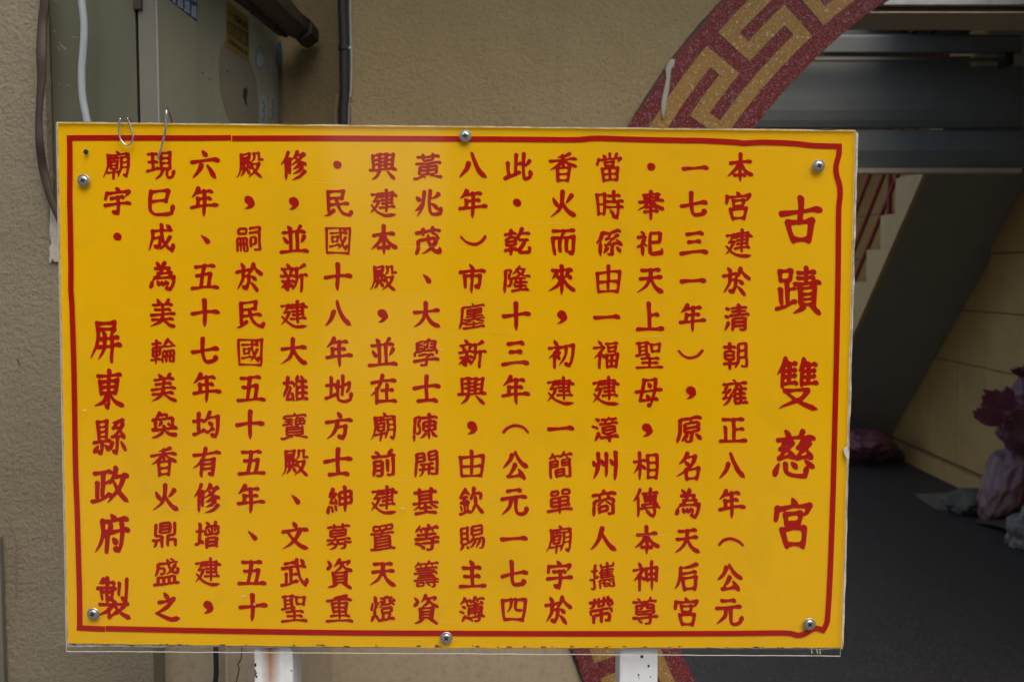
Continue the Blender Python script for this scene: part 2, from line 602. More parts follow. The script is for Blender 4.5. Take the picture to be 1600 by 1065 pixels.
M['pink_bag'] = bagmat('pink_plastic', (0.34, 0.10, 0.125))
M['pale_pink_bag'] = bagmat('pale_pink_plastic', (0.27, 0.13, 0.135))
M['purple_bag'] = bagmat('dull_purple_plastic', (0.22, 0.075, 0.095))
M['green_sack'] = bagmat('grey_green_sack', (0.115, 0.112, 0.078), 0.7)
M['clear_bag'] = bagmat('cloudy_plastic', (0.19, 0.155, 0.13))
M['cardboard'] = paint('dark_board', (0.17, 0.145, 0.105), 0.6, 0.4, 0.1, 8)
M['facade'] = paint('street_facade', (0.045, 0.04, 0.034), 0.9, 0.4, 0.2, 2)
M['window_dark'] = NT('dark_window').set((0.02, 0.025, 0.03), 0.15)
M['slab_grey'] = paint('shade_slab_grey', (0.30, 0.28, 0.24), 0.85, 0.3, 0.2, 3)  # for the unseen slab that shades the wall
BRUSH = {
'一': "H 5,49 40,53 95,54",
'七': "H 4,46 50,55 96,62;C 40,96 41,50 46,22 58,14 84,18;D 84,18 90,30",
'三': "H 24,84 50,87 78,89;H 30,55 68,58;H 4,14 50,19 96,21",
'上': "V 46,98 47,55 47,12;H 48,58 78,63;H 3,8 50,10 97,12",
'並': "D 28,99 38,86;P 74,99 68,90 62,84;H 12,76 88,81;V 38,76 38,40 37,12;V 62,78 62,40 62,12;D 14,58 24,40;P 88,62 82,50 74,40;H 2,6 50,9 98,12",
'主': "D 42,99 54,86;H 18,72 80,78;V 50,74 50,40 50,12;H 22,42 76,47;H 4,6 50,9 97,12",
'之': "D 42,98 54,84;H 24,66 50,71 74,77;P 76,78 58,56 34,40 6,26;N 12,28 40,16 70,6 99,10",
'五': "H 16,86 50,88 82,91;V 48,88 42,50 36,12;H 22,54 50,57 72,60;V 72,60 68,34 64,12;H 3,8 50,11 97,13",
'人': "P 48,90 40,60 24,34 3,14;N 46,76 62,46 80,24 99,12",
'來': "H 16,82 84,86;V 50,99 50,50 50,0;P 32,80 26,66 14,52;D 30,66 40,56;P 74,82 68,68 58,56;D 70,66 80,56;P 48,54 32,28 2,8;N 53,54 70,30 99,8",
'修': "P 26,98 18,76 1,54;V 20,70 20,30 18,2;V 34,74 34,50 33,24;P 60,98 54,84 42,70;H 56,86 88,90;P 84,90 66,68 40,50;N 54,78 70,62 99,52;P 72,54 62,44 46,36;P 80,42 66,28 44,18;P 90,28 70,10 40,-2",
'傳': "P 26,98 18,76 1,54;V 20,70 20,30 18,2;H 38,84 92,88;V 44,74 45,58;H 44,74 86,76;V 86,76 84,58;H 46,66 84,67;H 46,57 84,58;V 65,99 65,48;H 36,44 90,49;H 30,32 98,38;V 78,36 80,20 76,2;D 76,2 62,10;D 48,26 58,14",
'元': "H 26,88 72,92;H 6,60 50,66 92,70;P 40,62 34,34 4,4;C 58,64 56,30 60,10 76,6 92,12;D 92,12 97,28",
'兆': "P 36,92 34,54 26,28 8,4;D 8,76 20,64;P 32,48 20,36 3,24;C 58,96 56,50 60,16 74,8 94,12;D 94,12 99,32;P 88,84 80,74 64,66;D 66,48 78,38 84,30",
'八': "P 34,60 26,38 2,12;N 45,97 56,66 74,34 99,12",
'公': "P 38,84 28,62 3,38;N 50,94 62,72 78,54 98,42;P 50,50 38,30 22,8;H 22,8 50,10 70,16;D 62,34 72,20 82,4",
'六': "D 42,98 52,84;H 4,60 50,66 96,70;P 38,48 30,30 8,6;D 60,46 72,30 84,8",
'初': "D 22,98 30,86;H 2,70 40,76;P 38,76 26,54 2,34;V 24,54 24,30 24,2;D 44,58 32,46;D 30,48 42,36;H 46,76 90,82;V 94,82 92,40 82,6;D 82,6 66,16;P 66,78 64,44 42,10",
'十': "H 4,50 50,57 97,60;V 50,97 50,50 49,3",
'古': "H 3,62 50,70 97,75;V 50,99 50,70 47,46;V 20,44 24,26 32,4;H 22,44 50,47 76,49;V 78,49 75,28 70,4;H 32,8 70,9",
'名': "P 44,98 32,78 10,58;H 40,84 74,88;P 74,88 62,62 40,38 3,12;D 34,68 46,56;V 38,38 40,20 42,2;H 40,38 84,43;V 86,43 84,20 80,2;H 42,6 80,8",
'后': "P 86,94 60,86 28,82;P 26,82 24,48 18,26 2,4;H 28,60 60,64 84,68;V 36,44 38,20 40,2;H 38,44 84,49;V 86,49 84,22 80,2;H 40,6 80,8",
'四': "V 6,84 9,50 16,10;H 8,84 50,87 92,90;V 94,90 92,50 86,10;P 40,86 38,60 26,40;C 58,88 56,62 60,50 78,50;H 16,14 86,15",
'國': "V 6,92 8,50 10,0;H 6,92 50,93 92,94;V 94,94 94,50 92,0;H 10,4 90,5;H 22,74 80,78;V 28,60 29,50 30,42;H 28,60 50,62;V 50,62 48,44;H 30,44 48,45;H 22,26 56,34;C 58,88 60,60 68,36 80,18;D 80,18 84,32;P 78,60 68,38 52,16;D 70,90 78,82",
'在': "H 6,74 50,80 94,85;P 46,98 36,66 22,44 3,28;V 26,52 26,28 25,2;H 46,46 86,51;V 64,66 64,36 64,12;H 36,8 66,10 97,13",
'地': "H 3,62 36,68;V 20,90 20,50 20,24;H 2,16 20,22 40,34;H 40,56 66,64 88,72;V 88,72 88,54 82,42;V 64,97 64,60 63,30;C 46,80 46,40 50,14 72,6 94,12;D 94,12 98,34",
'均': "H 3,62 38,68;V 20,90 20,50 20,24;H 2,14 20,20 42,34;P 60,96 52,76 40,58;H 56,76 90,80;V 92,80 92,40 82,4;D 82,4 68,14;D 58,60 70,50;H 52,24 74,36",
'士': "H 4,56 50,63 96,68;V 49,98 49,55 49,14;H 18,10 50,12 84,14",
'大': "H 8,60 50,66 92,71;P 47,97 46,60 34,30 4,6;N 49,62 60,38 76,20 99,8",
'天': "H 18,84 50,87 80,90;H 12,54 50,60 86,64;P 50,86 46,55 32,28 3,6;N 51,56 64,32 80,16 99,6",
'奉': "H 22,86 78,89;H 26,74 74,77;H 8,60 50,64 92,67;P 50,98 44,70 28,48 2,30;N 54,64 70,46 99,32;H 32,42 68,44;H 28,26 74,29;V 50,54 50,30 50,0",
'宇': "D 44,99 54,88;V 10,80 8,68 6,58;H 12,79 50,83 92,87;P 92,87 86,74 80,68;H 28,62 72,67;H 4,36 50,42 96,46;V 52,64 54,36 50,6;D 50,6 34,14",
'宮': "D 46,99 54,88;V 10,82 8,70 6,58;H 12,80 50,84 90,87;P 91,88 84,74 76,66;V 30,68 32,56 34,46;H 32,68 68,71;V 69,71 67,58 64,48;H 34,48 64,50;P 48,48 44,40;V 22,36 26,20 32,0;H 24,36 50,38 76,40;V 78,40 76,20 72,0;H 32,4 72,5",
'屏': "H 22,92 78,95;V 78,95 76,80;H 24,78 76,80;P 22,92 22,50 2,4;D 38,72 46,62;P 72,76 66,68 60,62;H 30,54 86,59;H 24,34 94,41;P 44,56 42,28 26,4;V 68,58 68,30 68,0",
'州': "D 6,66 12,52;V 26,90 26,50 20,24;P 24,40 18,20 10,4;D 38,68 46,52;V 56,90 56,50 55,10;D 70,70 78,56;V 90,97 90,50 88,0",
'已': "H 16,84 50,88 78,90;V 78,90 74,68 72,54;H 16,50 44,53 72,55;C 14,86 12,50 14,20 30,6 60,5 92,12;D 92,12 97,36",
'市': "D 44,99 55,86;H 4,72 50,78 97,82;V 22,58 24,36 26,20;H 24,58 50,61 78,63;V 80,63 79,36 76,20;D 76,20 66,26;V 50,76 50,40 49,0",
'年': "P 30,98 20,82 4,68;H 26,84 50,87 78,90;H 26,60 72,65;V 26,62 26,50 25,36;H 4,32 50,38 97,42;V 51,88 51,45 50,0",
'府': "D 48,99 58,88;H 20,80 56,84 94,88;P 22,82 22,46 16,24 2,2;P 46,72 40,56 26,40;V 36,54 36,30 35,4;H 46,54 96,60;V 78,74 79,36 74,4;D 74,4 60,12;D 54,38 62,26",
'廟': "D 50,99 58,90;H 16,82 94,89;P 18,84 18,48 12,24 1,2;H 26,72 54,75;V 40,82 40,60;V 27,60 28,34;H 27,60 52,62;V 52,62 50,36;H 28,48 50,49;H 28,36 50,37;H 18,20 58,26;V 40,34 40,16 39,0;V 66,74 66,40 56,6;H 66,74 90,78;V 92,78 92,40 88,4;D 88,4 78,12;H 68,56 90,58;H 67,38 90,40",
'建': "H 44,86 84,89;V 84,89 80,64;H 34,74 97,80;H 44,62 82,65;H 46,49 82,53;H 38,34 90,39;V 62,99 62,50 62,22;H 6,80 34,84;P 32,84 14,56;H 14,56 32,59;P 32,58 22,36 2,12;N 6,42 30,18 60,6 99,8",
'慈': "D 28,99 36,88;P 70,99 64,90 60,84;H 8,79 50,84 94,88;P 32,80 14,62;H 14,60 34,64;P 42,72 12,42;H 12,40 42,46;D 36,56 46,42;P 74,82 56,64;H 56,62 76,66;P 84,74 54,42;H 54,40 86,47;D 80,58 90,44;D 12,28 2,6;C 28,28 32,10 52,2 76,4;D 76,4 80,20;D 44,30 54,20;D 76,36 94,24",
'成': "H 16,74 50,78 88,82;P 18,76 18,46 3,6;H 22,50 46,52;V 48,52 46,30 36,16;D 36,16 28,22;C 50,98 54,60 68,28 92,6;D 92,6 97,28;P 84,56 70,34 44,10;D 70,98 82,88",
'政': "H 4,84 48,88;V 28,84 28,50 28,24;H 30,56 48,60;V 12,58 13,36 14,18;H 0,10 24,14 50,28;P 64,97 58,76 44,56;H 62,74 94,80;P 86,78 74,44 42,4;N 58,60 74,34 99,8",
'文': "D 42,98 54,84;H 6,66 50,72 94,77;P 70,74 56,44 34,22 3,4;N 26,60 46,34 70,14 99,6",
'新': "D 26,98 34,88;H 8,78 50,83;D 16,72 22,62;P 44,76 36,60;H 4,52 54,58;H 8,34 50,38;V 30,54 30,30 28,4;D 28,4 20,12;P 24,34 16,20 2,10;D 36,28 46,16;P 90,94 76,86 62,80;P 62,84 62,50 56,24 44,4;H 62,54 99,60;V 80,58 80,30 78,0",
'方': "D 44,98 56,84;H 4,64 50,70 96,75;P 46,68 38,38 22,18 4,4;H 46,46 74,50;V 76,50 72,26 62,4;D 62,4 48,12",
'於': "D 20,97 28,84;H 2,68 50,76;P 26,72 22,40 4,6;H 24,50 44,54;V 46,54 44,28 36,6;D 36,6 26,14;P 66,96 56,74 42,54;N 66,92 78,74 99,58;D 58,52 70,42;D 56,28 68,16 78,2",
'時': "V 8,84 10,50 12,12;H 8,84 34,87;V 36,87 34,50 32,12;H 12,50 34,51;H 12,16 33,17;H 50,82 88,86;V 68,99 68,60;H 42,60 98,66;H 44,40 97,45;V 82,60 82,30 80,2;D 80,2 66,10;D 54,30 64,18",
'有': "H 4,72 50,79 97,84;P 48,98 38,66 24,44 3,26;V 34,56 34,30 32,2;H 34,56 56,58 76,60;V 78,60 78,30 74,4;D 74,4 62,10;H 36,42 76,45;H 36,26 76,29",
'本': "H 14,68 50,73 86,77;V 50,99 50,50 49,1;P 46,70 34,46 3,20;N 53,70 66,46 82,32 99,24;H 30,24 66,27",
'東': "H 14,84 50,87 86,90;V 22,70 24,54 26,38;H 24,70 50,72 76,74;V 78,74 76,54 73,40;H 26,56 74,58;H 27,41 73,43;V 50,99 50,50 48,0;D 48,0 40,8;P 46,36 32,18 3,4;N 54,38 66,22 80,12 99,4",
'正': "H 14,88 50,91 86,94;V 52,90 52,50 52,14;H 54,54 84,58;V 20,58 21,36 22,14;H 3,8 50,11 97,14",
'此': "V 44,92 44,50 43,22;H 44,58 62,64;V 14,62 16,40 18,14;C 4,8 16,14 34,20 58,32;C 72,98 72,50 74,14 84,8 97,14;D 97,14 99,32;P 94,70 84,58 74,52",
'武': "H 16,84 50,88;H 4,66 50,72 92,76;V 36,60 36,40 36,16;H 38,42 56,45;V 18,46 18,30 18,12;H 2,6 30,10 60,22;C 60,97 64,60 74,26 94,6;D 94,6 98,28;D 76,98 86,86",
'殿': "H 18,88 50,92;V 50,92 48,78;H 20,76 48,78;P 18,90 18,50 14,24 2,4;V 30,68 30,44;V 44,70 44,44;H 22,56 54,59;H 18,38 56,42;P 32,36 28,22 18,10;D 42,34 50,20;P 66,92 66,74 56,62;H 66,92 84,94;V 84,94 84,74;H 84,70 97,72;H 58,52 86,56;P 86,56 76,32 48,4;N 60,46 74,24 98,4",
'母': "V 32,92 26,50 18,16;H 32,92 54,94 76,95;V 76,95 72,50 60,6;D 60,6 50,2;H 3,48 50,54 97,60;D 48,82 56,70;D 44,40 52,28;H 20,18 50,22 84,26",
'民': "V 18,90 18,50 18,8;P 36,22 18,6 4,2;H 18,90 46,93 72,94;V 72,94 70,80 68,68;H 20,66 68,70;H 20,42 50,46 86,50;C 46,66 54,36 70,14 96,4;D 97,4 99,18",
'火': "D 16,70 22,58 30,46;P 84,80 74,66 62,54;P 50,96 48,60 34,30 4,6;N 49,58 60,36 78,18 99,8",
'為': "D 30,98 40,86;H 26,76 72,80;P 58,98 40,60 4,26;V 74,80 70,64;H 34,60 78,64;V 80,64 76,48;H 22,44 86,48;V 90,48 88,24 78,2;D 78,2 64,10;D 14,28 8,12;D 32,32 36,20;D 46,32 52,21;D 60,34 67,23",
'現': "H 6,86 38,90;H 8,58 36,61;H 2,26 20,30 42,40;V 22,88 22,30;V 52,92 52,34;H 52,92 84,94;V 86,94 84,36;H 54,74 84,75;H 54,56 84,57;H 54,38 84,39;P 58,34 52,16 32,-2;C 74,36 74,14 82,4 95,8;D 95,8 99,26",
'由': "V 8,74 11,40 15,4;H 10,74 50,79 90,82;V 92,82 90,42 86,4;V 50,99 50,50 50,10;H 16,42 86,46;H 15,8 86,10",
'當': "V 50,99 50,84;D 26,96 34,84;P 76,98 68,84;V 10,80 4,60;H 8,78 92,83;P 92,83 82,66;V 34,68 35,56;H 34,68 66,70;V 66,70 64,56;H 36,56 64,57;V 22,46 26,2;H 22,46 78,48;V 80,48 76,2;H 25,26 76,27;H 27,5 75,6;V 50,46 50,6",
'相': "H 2,66 44,72;V 24,98 24,50 24,2;P 24,66 16,46 0,26;D 28,56 42,42;V 54,86 55,50 56,4;H 54,86 88,89;V 90,89 90,50 88,4;H 56,60 88,61;H 56,34 88,35;H 56,8 88,9",
'神': "D 22,98 30,86;H 4,72 40,78;P 38,76 26,56 2,34;V 24,54 24,30 24,2;D 30,52 42,40;V 50,76 52,50 54,34;H 50,76 90,80;V 92,80 90,50 88,34;H 54,56 88,58;H 54,38 88,39;V 71,99 71,50 71,0",
'福': "D 22,98 30,86;H 2,72 40,78;P 38,76 26,56 2,34;V 24,54 24,30 24,2;D 30,52 42,40;H 50,88 90,92;V 56,76 57,62;H 56,76 84,78;V 85,78 83,62;H 58,62 82,63;V 50,48 52,26 54,4;H 50,48 90,51;V 92,51 90,26 88,4;H 53,28 88,29;H 54,8 88,9;V 70,48 70,8",
'縣': "V 12,92 14,60 16,42;H 12,92 40,94;V 40,94 38,46;H 16,78 38,79;H 16,64 38,65;H 16,50 38,51;H 2,34 50,39;V 26,36 26,14 24,2;D 24,2 16,8;D 14,24 4,8;D 36,26 46,12;P 88,98 70,91 56,88;P 70,88 58,74;H 58,72 76,75;P 88,86 74,64 56,50;H 56,48 88,54;D 82,64 92,48;V 72,48 72,20 70,2;D 70,2 62,8;D 60,34 50,14;D 84,36 97,14",
'美': "D 30,99 40,86;P 72,99 66,92 60,84;H 16,78 50,82 84,85;H 22,62 76,67;H 6,42 50,48 92,52;V 50,82 50,64 49,44;H 10,26 50,30 84,34;P 49,40 38,20 4,2;N 50,28 66,16 80,8 98,4",
'而': "H 12,88 50,91 86,94;P 50,90 46,76 40,66;V 12,62 14,36 18,8;H 14,64 50,67 86,70;V 88,70 88,36 84,8;D 84,8 72,16;V 38,62 38,40 38,18;V 62,64 62,42 62,20",
'聖': "H 6,92 48,95;V 14,92 14,48;V 40,94 40,42;H 16,78 38,79;H 16,64 38,65;H 2,46 48,53;V 58,88 60,62;H 58,88 88,90;V 90,90 86,62;H 60,64 86,65;H 20,35 82,39;H 24,20 78,22;H 4,2 50,4 97,6;V 50,38 50,4",
'興': "V 12,88 14,60 16,40;H 14,88 28,92;H 16,71 28,73;H 16,55 28,57;V 37,92 38,44;H 38,92 62,93;V 63,93 62,44;H 44,77 57,78;H 44,64 57,65;H 44,51 57,52;H 72,90 86,92;V 88,92 86,60 84,40;H 73,72 84,73;H 73,56 84,57;H 2,34 50,38 98,42;P 36,32 26,14 8,0;D 66,30 78,16 90,4",
'製': "P 18,96 6,82;H 12,87 50,90;H 2,73 54,77;V 14,64 15,46;H 14,64 46,66;V 47,66 45,46;D 45,46 38,50;V 30,99 30,70 30,42;V 66,88 66,60;V 88,97 88,60 86,44;D 86,44 76,52;D 48,46 54,38;H 8,32 50,35 92,38;P 48,34 30,18 0,4;V 34,22 34,2;H 34,2 56,15;P 80,31 70,24 62,18;N 50,34 68,16 99,-1",
'資': "D 8,92 18,82;D 22,78 6,64;P 50,99 42,86 30,74;H 46,88 88,92;P 88,92 78,78;P 62,86 54,70 30,56;N 62,80 76,66 98,58;V 26,52 27,34 28,16;H 26,52 74,54;V 76,54 75,34 74,16;H 28,40 74,41;H 28,29 74,30;H 28,18 74,18;P 38,14 28,6 6,-2;D 62,14 78,6 92,-3",
'蹟': "V 8,90 9,78 10,68;H 8,90 32,92;V 34,92 32,72;H 10,70 32,72;V 24,66 24,36 24,20;H 26,50 40,53;V 8,50 10,20;H 0,8 20,14 42,27;H 50,88 86,91;H 50,76 84,79;H 42,63 98,68;V 68,99 68,80 68,66;V 52,54 53,36 54,18;H 52,54 84,57;V 86,57 85,36 84,18;H 54,42 84,43;H 54,31 84,32;H 54,20 84,20;P 60,14 54,8 38,-2;D 76,16 86,8 97,-2",
'重': "P 76,96 52,90 28,86;H 6,76 50,81 94,85;V 24,66 26,50 28,34;H 26,66 50,68 76,70;V 78,70 76,50 73,36;H 28,52 74,54;H 29,37 73,39;V 50,88 50,50 50,8;H 18,22 84,26;H 4,4 50,6 97,9",
'雙': "P 22,99 14,84 0,68;V 14,80 14,60 14,42;H 18,86 46,90;H 18,74 44,77;H 18,62 44,65;H 16,48 48,52;V 30,89 30,50;P 66,99 60,86 52,74;V 60,82 60,60 60,46;H 62,87 94,91;H 62,75 90,78;H 62,63 90,66;H 62,50 97,54;V 76,91 76,52;H 20,34 76,38;P 76,38 58,18 4,0;N 26,30 56,12 99,-1",
'香': "P 74,97 54,90 30,87;H 4,71 50,77 96,80;V 50,92 50,70 50,50;P 48,76 32,58 2,40;N 54,76 70,62 99,50;V 28,48 30,24 32,0;H 28,48 70,50;V 72,50 70,24 68,0;H 32,26 68,27;H 33,4 68,5",
}
SKELETONS = [
[[2,171,54,172,46,169,32],[0,169,32,157,29,126,29,115,31,111,37,111,46,115,55,147,98,150,108],[2,60,27,60,81],[2,60,172,60,130],[3,92,57,26,57],[3,159,111,151,109,112,109],[3,91,155,28,155],[2,130,176,124,171,117,148,102,125],[0,102,125,91,124,85,128,81,129,58,129,34,128],[0,34,128,34,83],[0,34,83,87,82],[0,87,82,88,124],[2,171,147,118,148],[0,34,105,88,105]],
[[3,98,68,89,63,71,38],[3,84,122,92,124,126,124,133,127,147,139,155,141],[3,73,160,82,157,110,159,156,167,167,165],[2,101,31,110,28,120,30],[0,120,30,122,39,122,89],[3,148,68,156,61,170,41],[2,80,86,159,95],[2,27,98,29,107,35,117,39,121,47,125],[3,176,80,170,83,160,96,154,107,148,112],[3,62,170,52,145,48,128,49,118,49,28],[0,94,89,97,97,117,113,122,123],[0,92,124,95,133,108,148,112,159]],
[[2,81,92,145,92,152,91],[0,152,91,146,77,119,45],[2,167,117,147,133,120,165],[3,32,164,50,137],[3,49,85,30,38],[3,95,56,117,45,134,29],[3,108,124,116,121,125,111],[2,67,116,89,132,114,162,120,165],[2,120,170,120,165]],
[[2,63,30,74,26,83,27,89,29],[0,89,29,89,118],[0,89,118,40,118],[1,40,118,39,27],[3,170,145,30,145],[2,151,174,140,168,133,156,130,145],[3,123,116,123,57],[2,127,31,138,27,156,29],[1,156,29,159,39,159,120],[2,52,173,60,170,67,160,69,145],[0,90,62,39,62],[0,90,91,39,91]],
[[3,40,30,46,27,52,28,74,37,84,47,93,62,94,69],[3,170,84,28,84],[2,20,59,31,57,49,64,61,74,64,82],[3,127,173,127,155],[3,70,173,70,155],[2,106,31,117,27,133,29,138,37,140,57],[3,167,162,31,162],[2,177,58,167,56,147,65,136,74,133,82],[0,150,122,149,140],[0,149,140,140,141,58,141,50,139],[0,50,139,49,111,51,103],[0,51,103,148,104],[0,148,104,150,122],[0,81,102,77,84],[0,51,64,54,59,57,58,140,57],[0,140,57,146,64],[0,150,122,49,122]],
[[3,57,40,64,45,84,67],[3,168,39,146,64,138,67],[2,86,36,94,31,112,32],[0,112,32,115,47,115,85],[2,114,155,110,150,108,140],[2,171,168,44,168],[1,44,168,43,98,38,62,31,39,31,33],[0,108,140,73,138],[0,73,138,73,87],[0,73,87,157,87],[0,157,87,157,138],[0,157,138,108,140],[0,158,112,73,112]],
[[2,134,26,157,28],[0,157,28,159,38,159,118],[0,159,118,40,117],[1,40,117,40,27],[2,130,141,125,130,122,119],[3,73,133,69,140,63,143],[2,98,171,102,155],[3,59,84,82,102,90,105],[3,116,103,121,101,143,85],[2,73,40,73,75],[0,73,75,124,77],[0,124,77,125,47],[0,125,47,73,47],[3,170,154,30,154]],
[[3,29,54,170,54],[2,98,31,98,127],[0,153,103,153,80],[0,153,80,147,78,48,78],[0,48,78,47,127],[0,47,127,53,128,142,128,153,126],[0,153,126,153,103],[0,153,103,47,103],[0,156,170,158,148],[0,158,148,151,146,113,146],[0,113,146,114,171],[0,114,171,156,170],[0,86,170,78,171,43,170],[0,43,170,42,147],[0,42,147,86,147],[0,86,147,86,170]],
[[2,108,169,166,168],[0,166,168,166,45,164,32],[1,164,32,146,31,137,34],[2,51,30,51,112],[3,110,140,148,140],[2,113,57,113,112],[0,113,112,143,112],[0,143,112,144,68],[0,144,68,113,68],[2,70,30,70,112],[2,31,30,31,112],[0,31,112,90,112],[0,90,112,91,40,89,31],[1,89,31,83,31,77,35],[0,31,75,91,75],[0,36,159,36,169],[0,36,169,84,169],[0,84,169,84,138],[0,84,138,36,138],[0,36,138,36,159]],
[[3,170,105,28,105],[2,25,71,47,73,81,72],[0,81,72,82,35],[2,41,30,41,73],[2,177,73,169,71,151,73,115,71],[1,115,71,115,30],[0,148,74,143,82,128,93,123,103],[0,126,134,157,134],[0,157,134,156,169],[0,156,169,114,168],[0,114,168,114,135],[0,114,135,126,134],[0,126,134,127,123],[0,157,35,157,73],[0,157,35,115,35],[0,82,35,41,35],[0,85,105,91,124],[0,91,124,82,134],[0,49,74,54,84,68,95,71,103],[0,82,134,81,169],[0,81,169,41,169],[0,41,169,42,134],[0,42,134,82,134],[0,144,105,143,114],[0,143,114,127,123]],
[[3,41,28,159,28],[3,164,154,35,154],[3,23,54,29,53,35,55,51,66,62,79,62,170],[3,136,57,63,57],[2,99,70,99,29],[3,138,169,137,80,144,71,158,60,167,55,175,55],[3,27,88,172,88],[0,62,132,138,132],[0,62,111,138,111]],
[[2,97,27,98,80],[0,98,80,159,80],[1,159,80,159,27],[3,72,66,55,62,48,57,34,52],[3,142,116,152,134],[3,69,130,33,130],[2,52,170,52,62],[3,104,135,112,116],[2,155,171,148,159,145,150],[2,95,173,103,170,107,164,107,148],[0,159,34,97,34],[0,128,148,167,148],[0,167,148,168,102],[0,168,102,159,101,88,102],[0,88,102,88,148],[0,88,148,128,148],[0,128,148,128,102],[0,97,56,159,56]],
[[3,27,73,90,73,99,71,110,73,173,73],[3,67,93,85,116],[2,179,33,165,29,136,38,117,51,99,70],[3,22,30,30,28,43,31,59,37,80,48,89,57,99,71,100,89],[3,127,105,134,95],[2,70,173,68,162],[2,27,128,44,134,155,133],[0,155,133,155,74],[0,114,135,121,153,121,159],[0,121,159,74,160,68,162],[0,46,74,47,138,50,145,59,156,68,162]],
[[2,71,131,45,131],[2,129,150,155,149],[3,171,60,28,60],[3,142,90,59,91],[2,111,145,93,129,84,123],[2,77,124,84,123],[3,112,126,90,140,82,141],[2,128,131,154,131],[2,70,150,45,150],[3,116,175,110,172,89,156,80,155],[2,70,31,81,27,98,29],[0,98,29,101,37,102,69,107,73,124,82,128,89],[2,128,168,156,167],[0,156,167,153,113],[3,112,156,93,168,84,170],[2,32,93,33,112],[0,33,112,166,112],[1,166,112,166,93],[2,73,170,66,171,45,166],[0,45,166,44,157,46,112],[0,84,112,84,123]],
[[2,114,38,120,39,129,46,149,48],[0,149,48,151,54,151,82,149,93],[0,149,93,54,93],[0,54,93,52,58,54,48],[0,54,48,60,46,121,46],[1,121,46,129,37,163,27,173,27],[3,87,127,43,127],[2,166,127,105,127],[2,159,115,157,109,153,108,109,108],[1,109,108,108,115],[2,167,149,167,161],[0,167,161,102,162,33,160],[0,33,160,33,148],[1,33,148,45,143,89,143],[3,89,112,34,109],[2,156,142,113,143],[3,23,29,36,26,75,37,87,38],[2,120,152,116,150,105,136],[2,99,173,102,162],[0,151,78,52,78],[0,133,141,133,109],[0,105,127,105,136],[0,151,62,52,62],[0,76,38,76,46],[0,65,111,65,142]],
[[3,30,155,168,155],[2,80,35,61,50],[3,27,62,172,62],[2,136,173,131,166,127,155],[2,55,112,68,113,76,117,81,122,84,133,84,154],[2,105,27,119,26,129,28],[0,129,28,131,42,131,80],[2,58,174,64,172,69,166,72,155],[0,113,154,113,128,116,117],[0,116,117,123,116,154,116],[0,113,135,153,134],[0,153,134,154,84],[0,154,84,132,81,45,83],[0,45,83,45,134],[0,45,134,113,135],[0,61,62,61,50],[0,45,99,154,99]],
[[2,143,171,144,127],[0,144,127,152,124,168,126],[1,168,126,170,136],[2,116,170,115,126],[0,115,126,82,126],[1,82,126,82,170],[2,98,28,98,106],[2,127,38,133,37,146,39],[0,146,39,149,47,149,78],[0,149,78,50,78],[1,50,78,49,38],[2,32,86,33,106],[0,33,106,165,106],[1,165,106,166,86],[3,28,154,169,154],[3,24,123,32,122,38,123,45,129,51,136,56,155,56,171]],
[[3,47,63,60,62,88,72,95,73],[3,52,30,173,30],[2,171,159,40,159],[1,40,159,39,86,35,55,28,28],[3,64,51,162,51],[2,103,174,107,170,109,161],[3,173,81,56,81],[3,65,98,164,98],[2,112,61,112,30],[2,171,59,132,73],[0,132,73,132,81],[0,112,83,112,140],[0,112,140,104,142,76,142,69,140],[0,69,140,70,113],[0,70,113,156,114],[0,156,114,156,140],[0,156,140,151,142,120,142,112,140],[0,157,128,69,128],[0,88,73,88,81]],
[[3,25,86,31,84,43,87,53,93,63,96,68,103],[2,166,167,166,153],[0,166,153,85,153],[1,85,153,85,167],[3,62,138,30,138],[2,83,27,83,71],[0,83,71,92,73,169,72],[0,169,72,170,40,168,28],[1,168,28,158,27,149,30],[2,155,55,141,64,138,70],[2,163,118,90,118],[2,163,103,90,103],[2,93,53,101,55,114,65],[2,31,29,37,28,46,29],[1,46,29,48,44,48,172],[2,126,172,130,128,130,89],[2,168,133,101,133,95,134],[2,173,88,90,88],[2,73,119,88,126,95,139,98,152],[0,103,55,109,48],[0,88,124,90,118,90,88],[0,114,73,114,65],[0,109,48,109,33],[0,109,48,119,49,142,48],[0,142,48,142,34],[0,142,34,109,33]],
[[3,98,154,32,154],[2,30,56,95,56,109,48],[2,98,29,112,52,117,71,119,95,121,165],[0,121,165,168,164],[0,168,164,169,47,166,29],[1,166,29,152,27,141,32],[2,64,27,64,80],[2,64,173,64,130],[0,93,105,92,81],[0,92,81,37,81],[0,37,81,37,128],[0,37,128,92,128],[0,92,128,93,105],[0,119,83,169,83],[0,93,105,37,105],[0,169,123,120,123]],
[[2,86,142,70,156,57,164],[3,83,45,34,34,26,35],[3,98,109,112,142,116,171],[3,73,56,78,80],[3,88,28,95,32,104,40,118,62,124,78,128,85,130,119],[3,81,99,30,99],[2,77,129,41,129,32,137],[2,173,30,165,32,153,45,144,59,135,78,129,84],[2,161,109,166,130,167,141],[0,167,141,112,141],[3,29,80,33,77,38,56],[2,58,174,57,164],[2,25,127,28,135,52,161,57,164],[0,56,129,57,41]],
[[3,91,53,97,52,122,37],[2,166,158,59,159],[3,153,137,61,137],[2,170,55,173,43,170,30],[0,170,30,165,28,159,29,154,32,150,39,145,67,143,113],[1,143,113,135,115,43,115],[3,32,71,76,69,87,71,125,71],[3,41,138,59,161,62,171],[3,41,100,48,96,55,85],[3,121,100,113,97,100,81],[3,80,27,80,62,78,70,80,78,80,99],[2,29,33,35,33,47,41,76,69]],
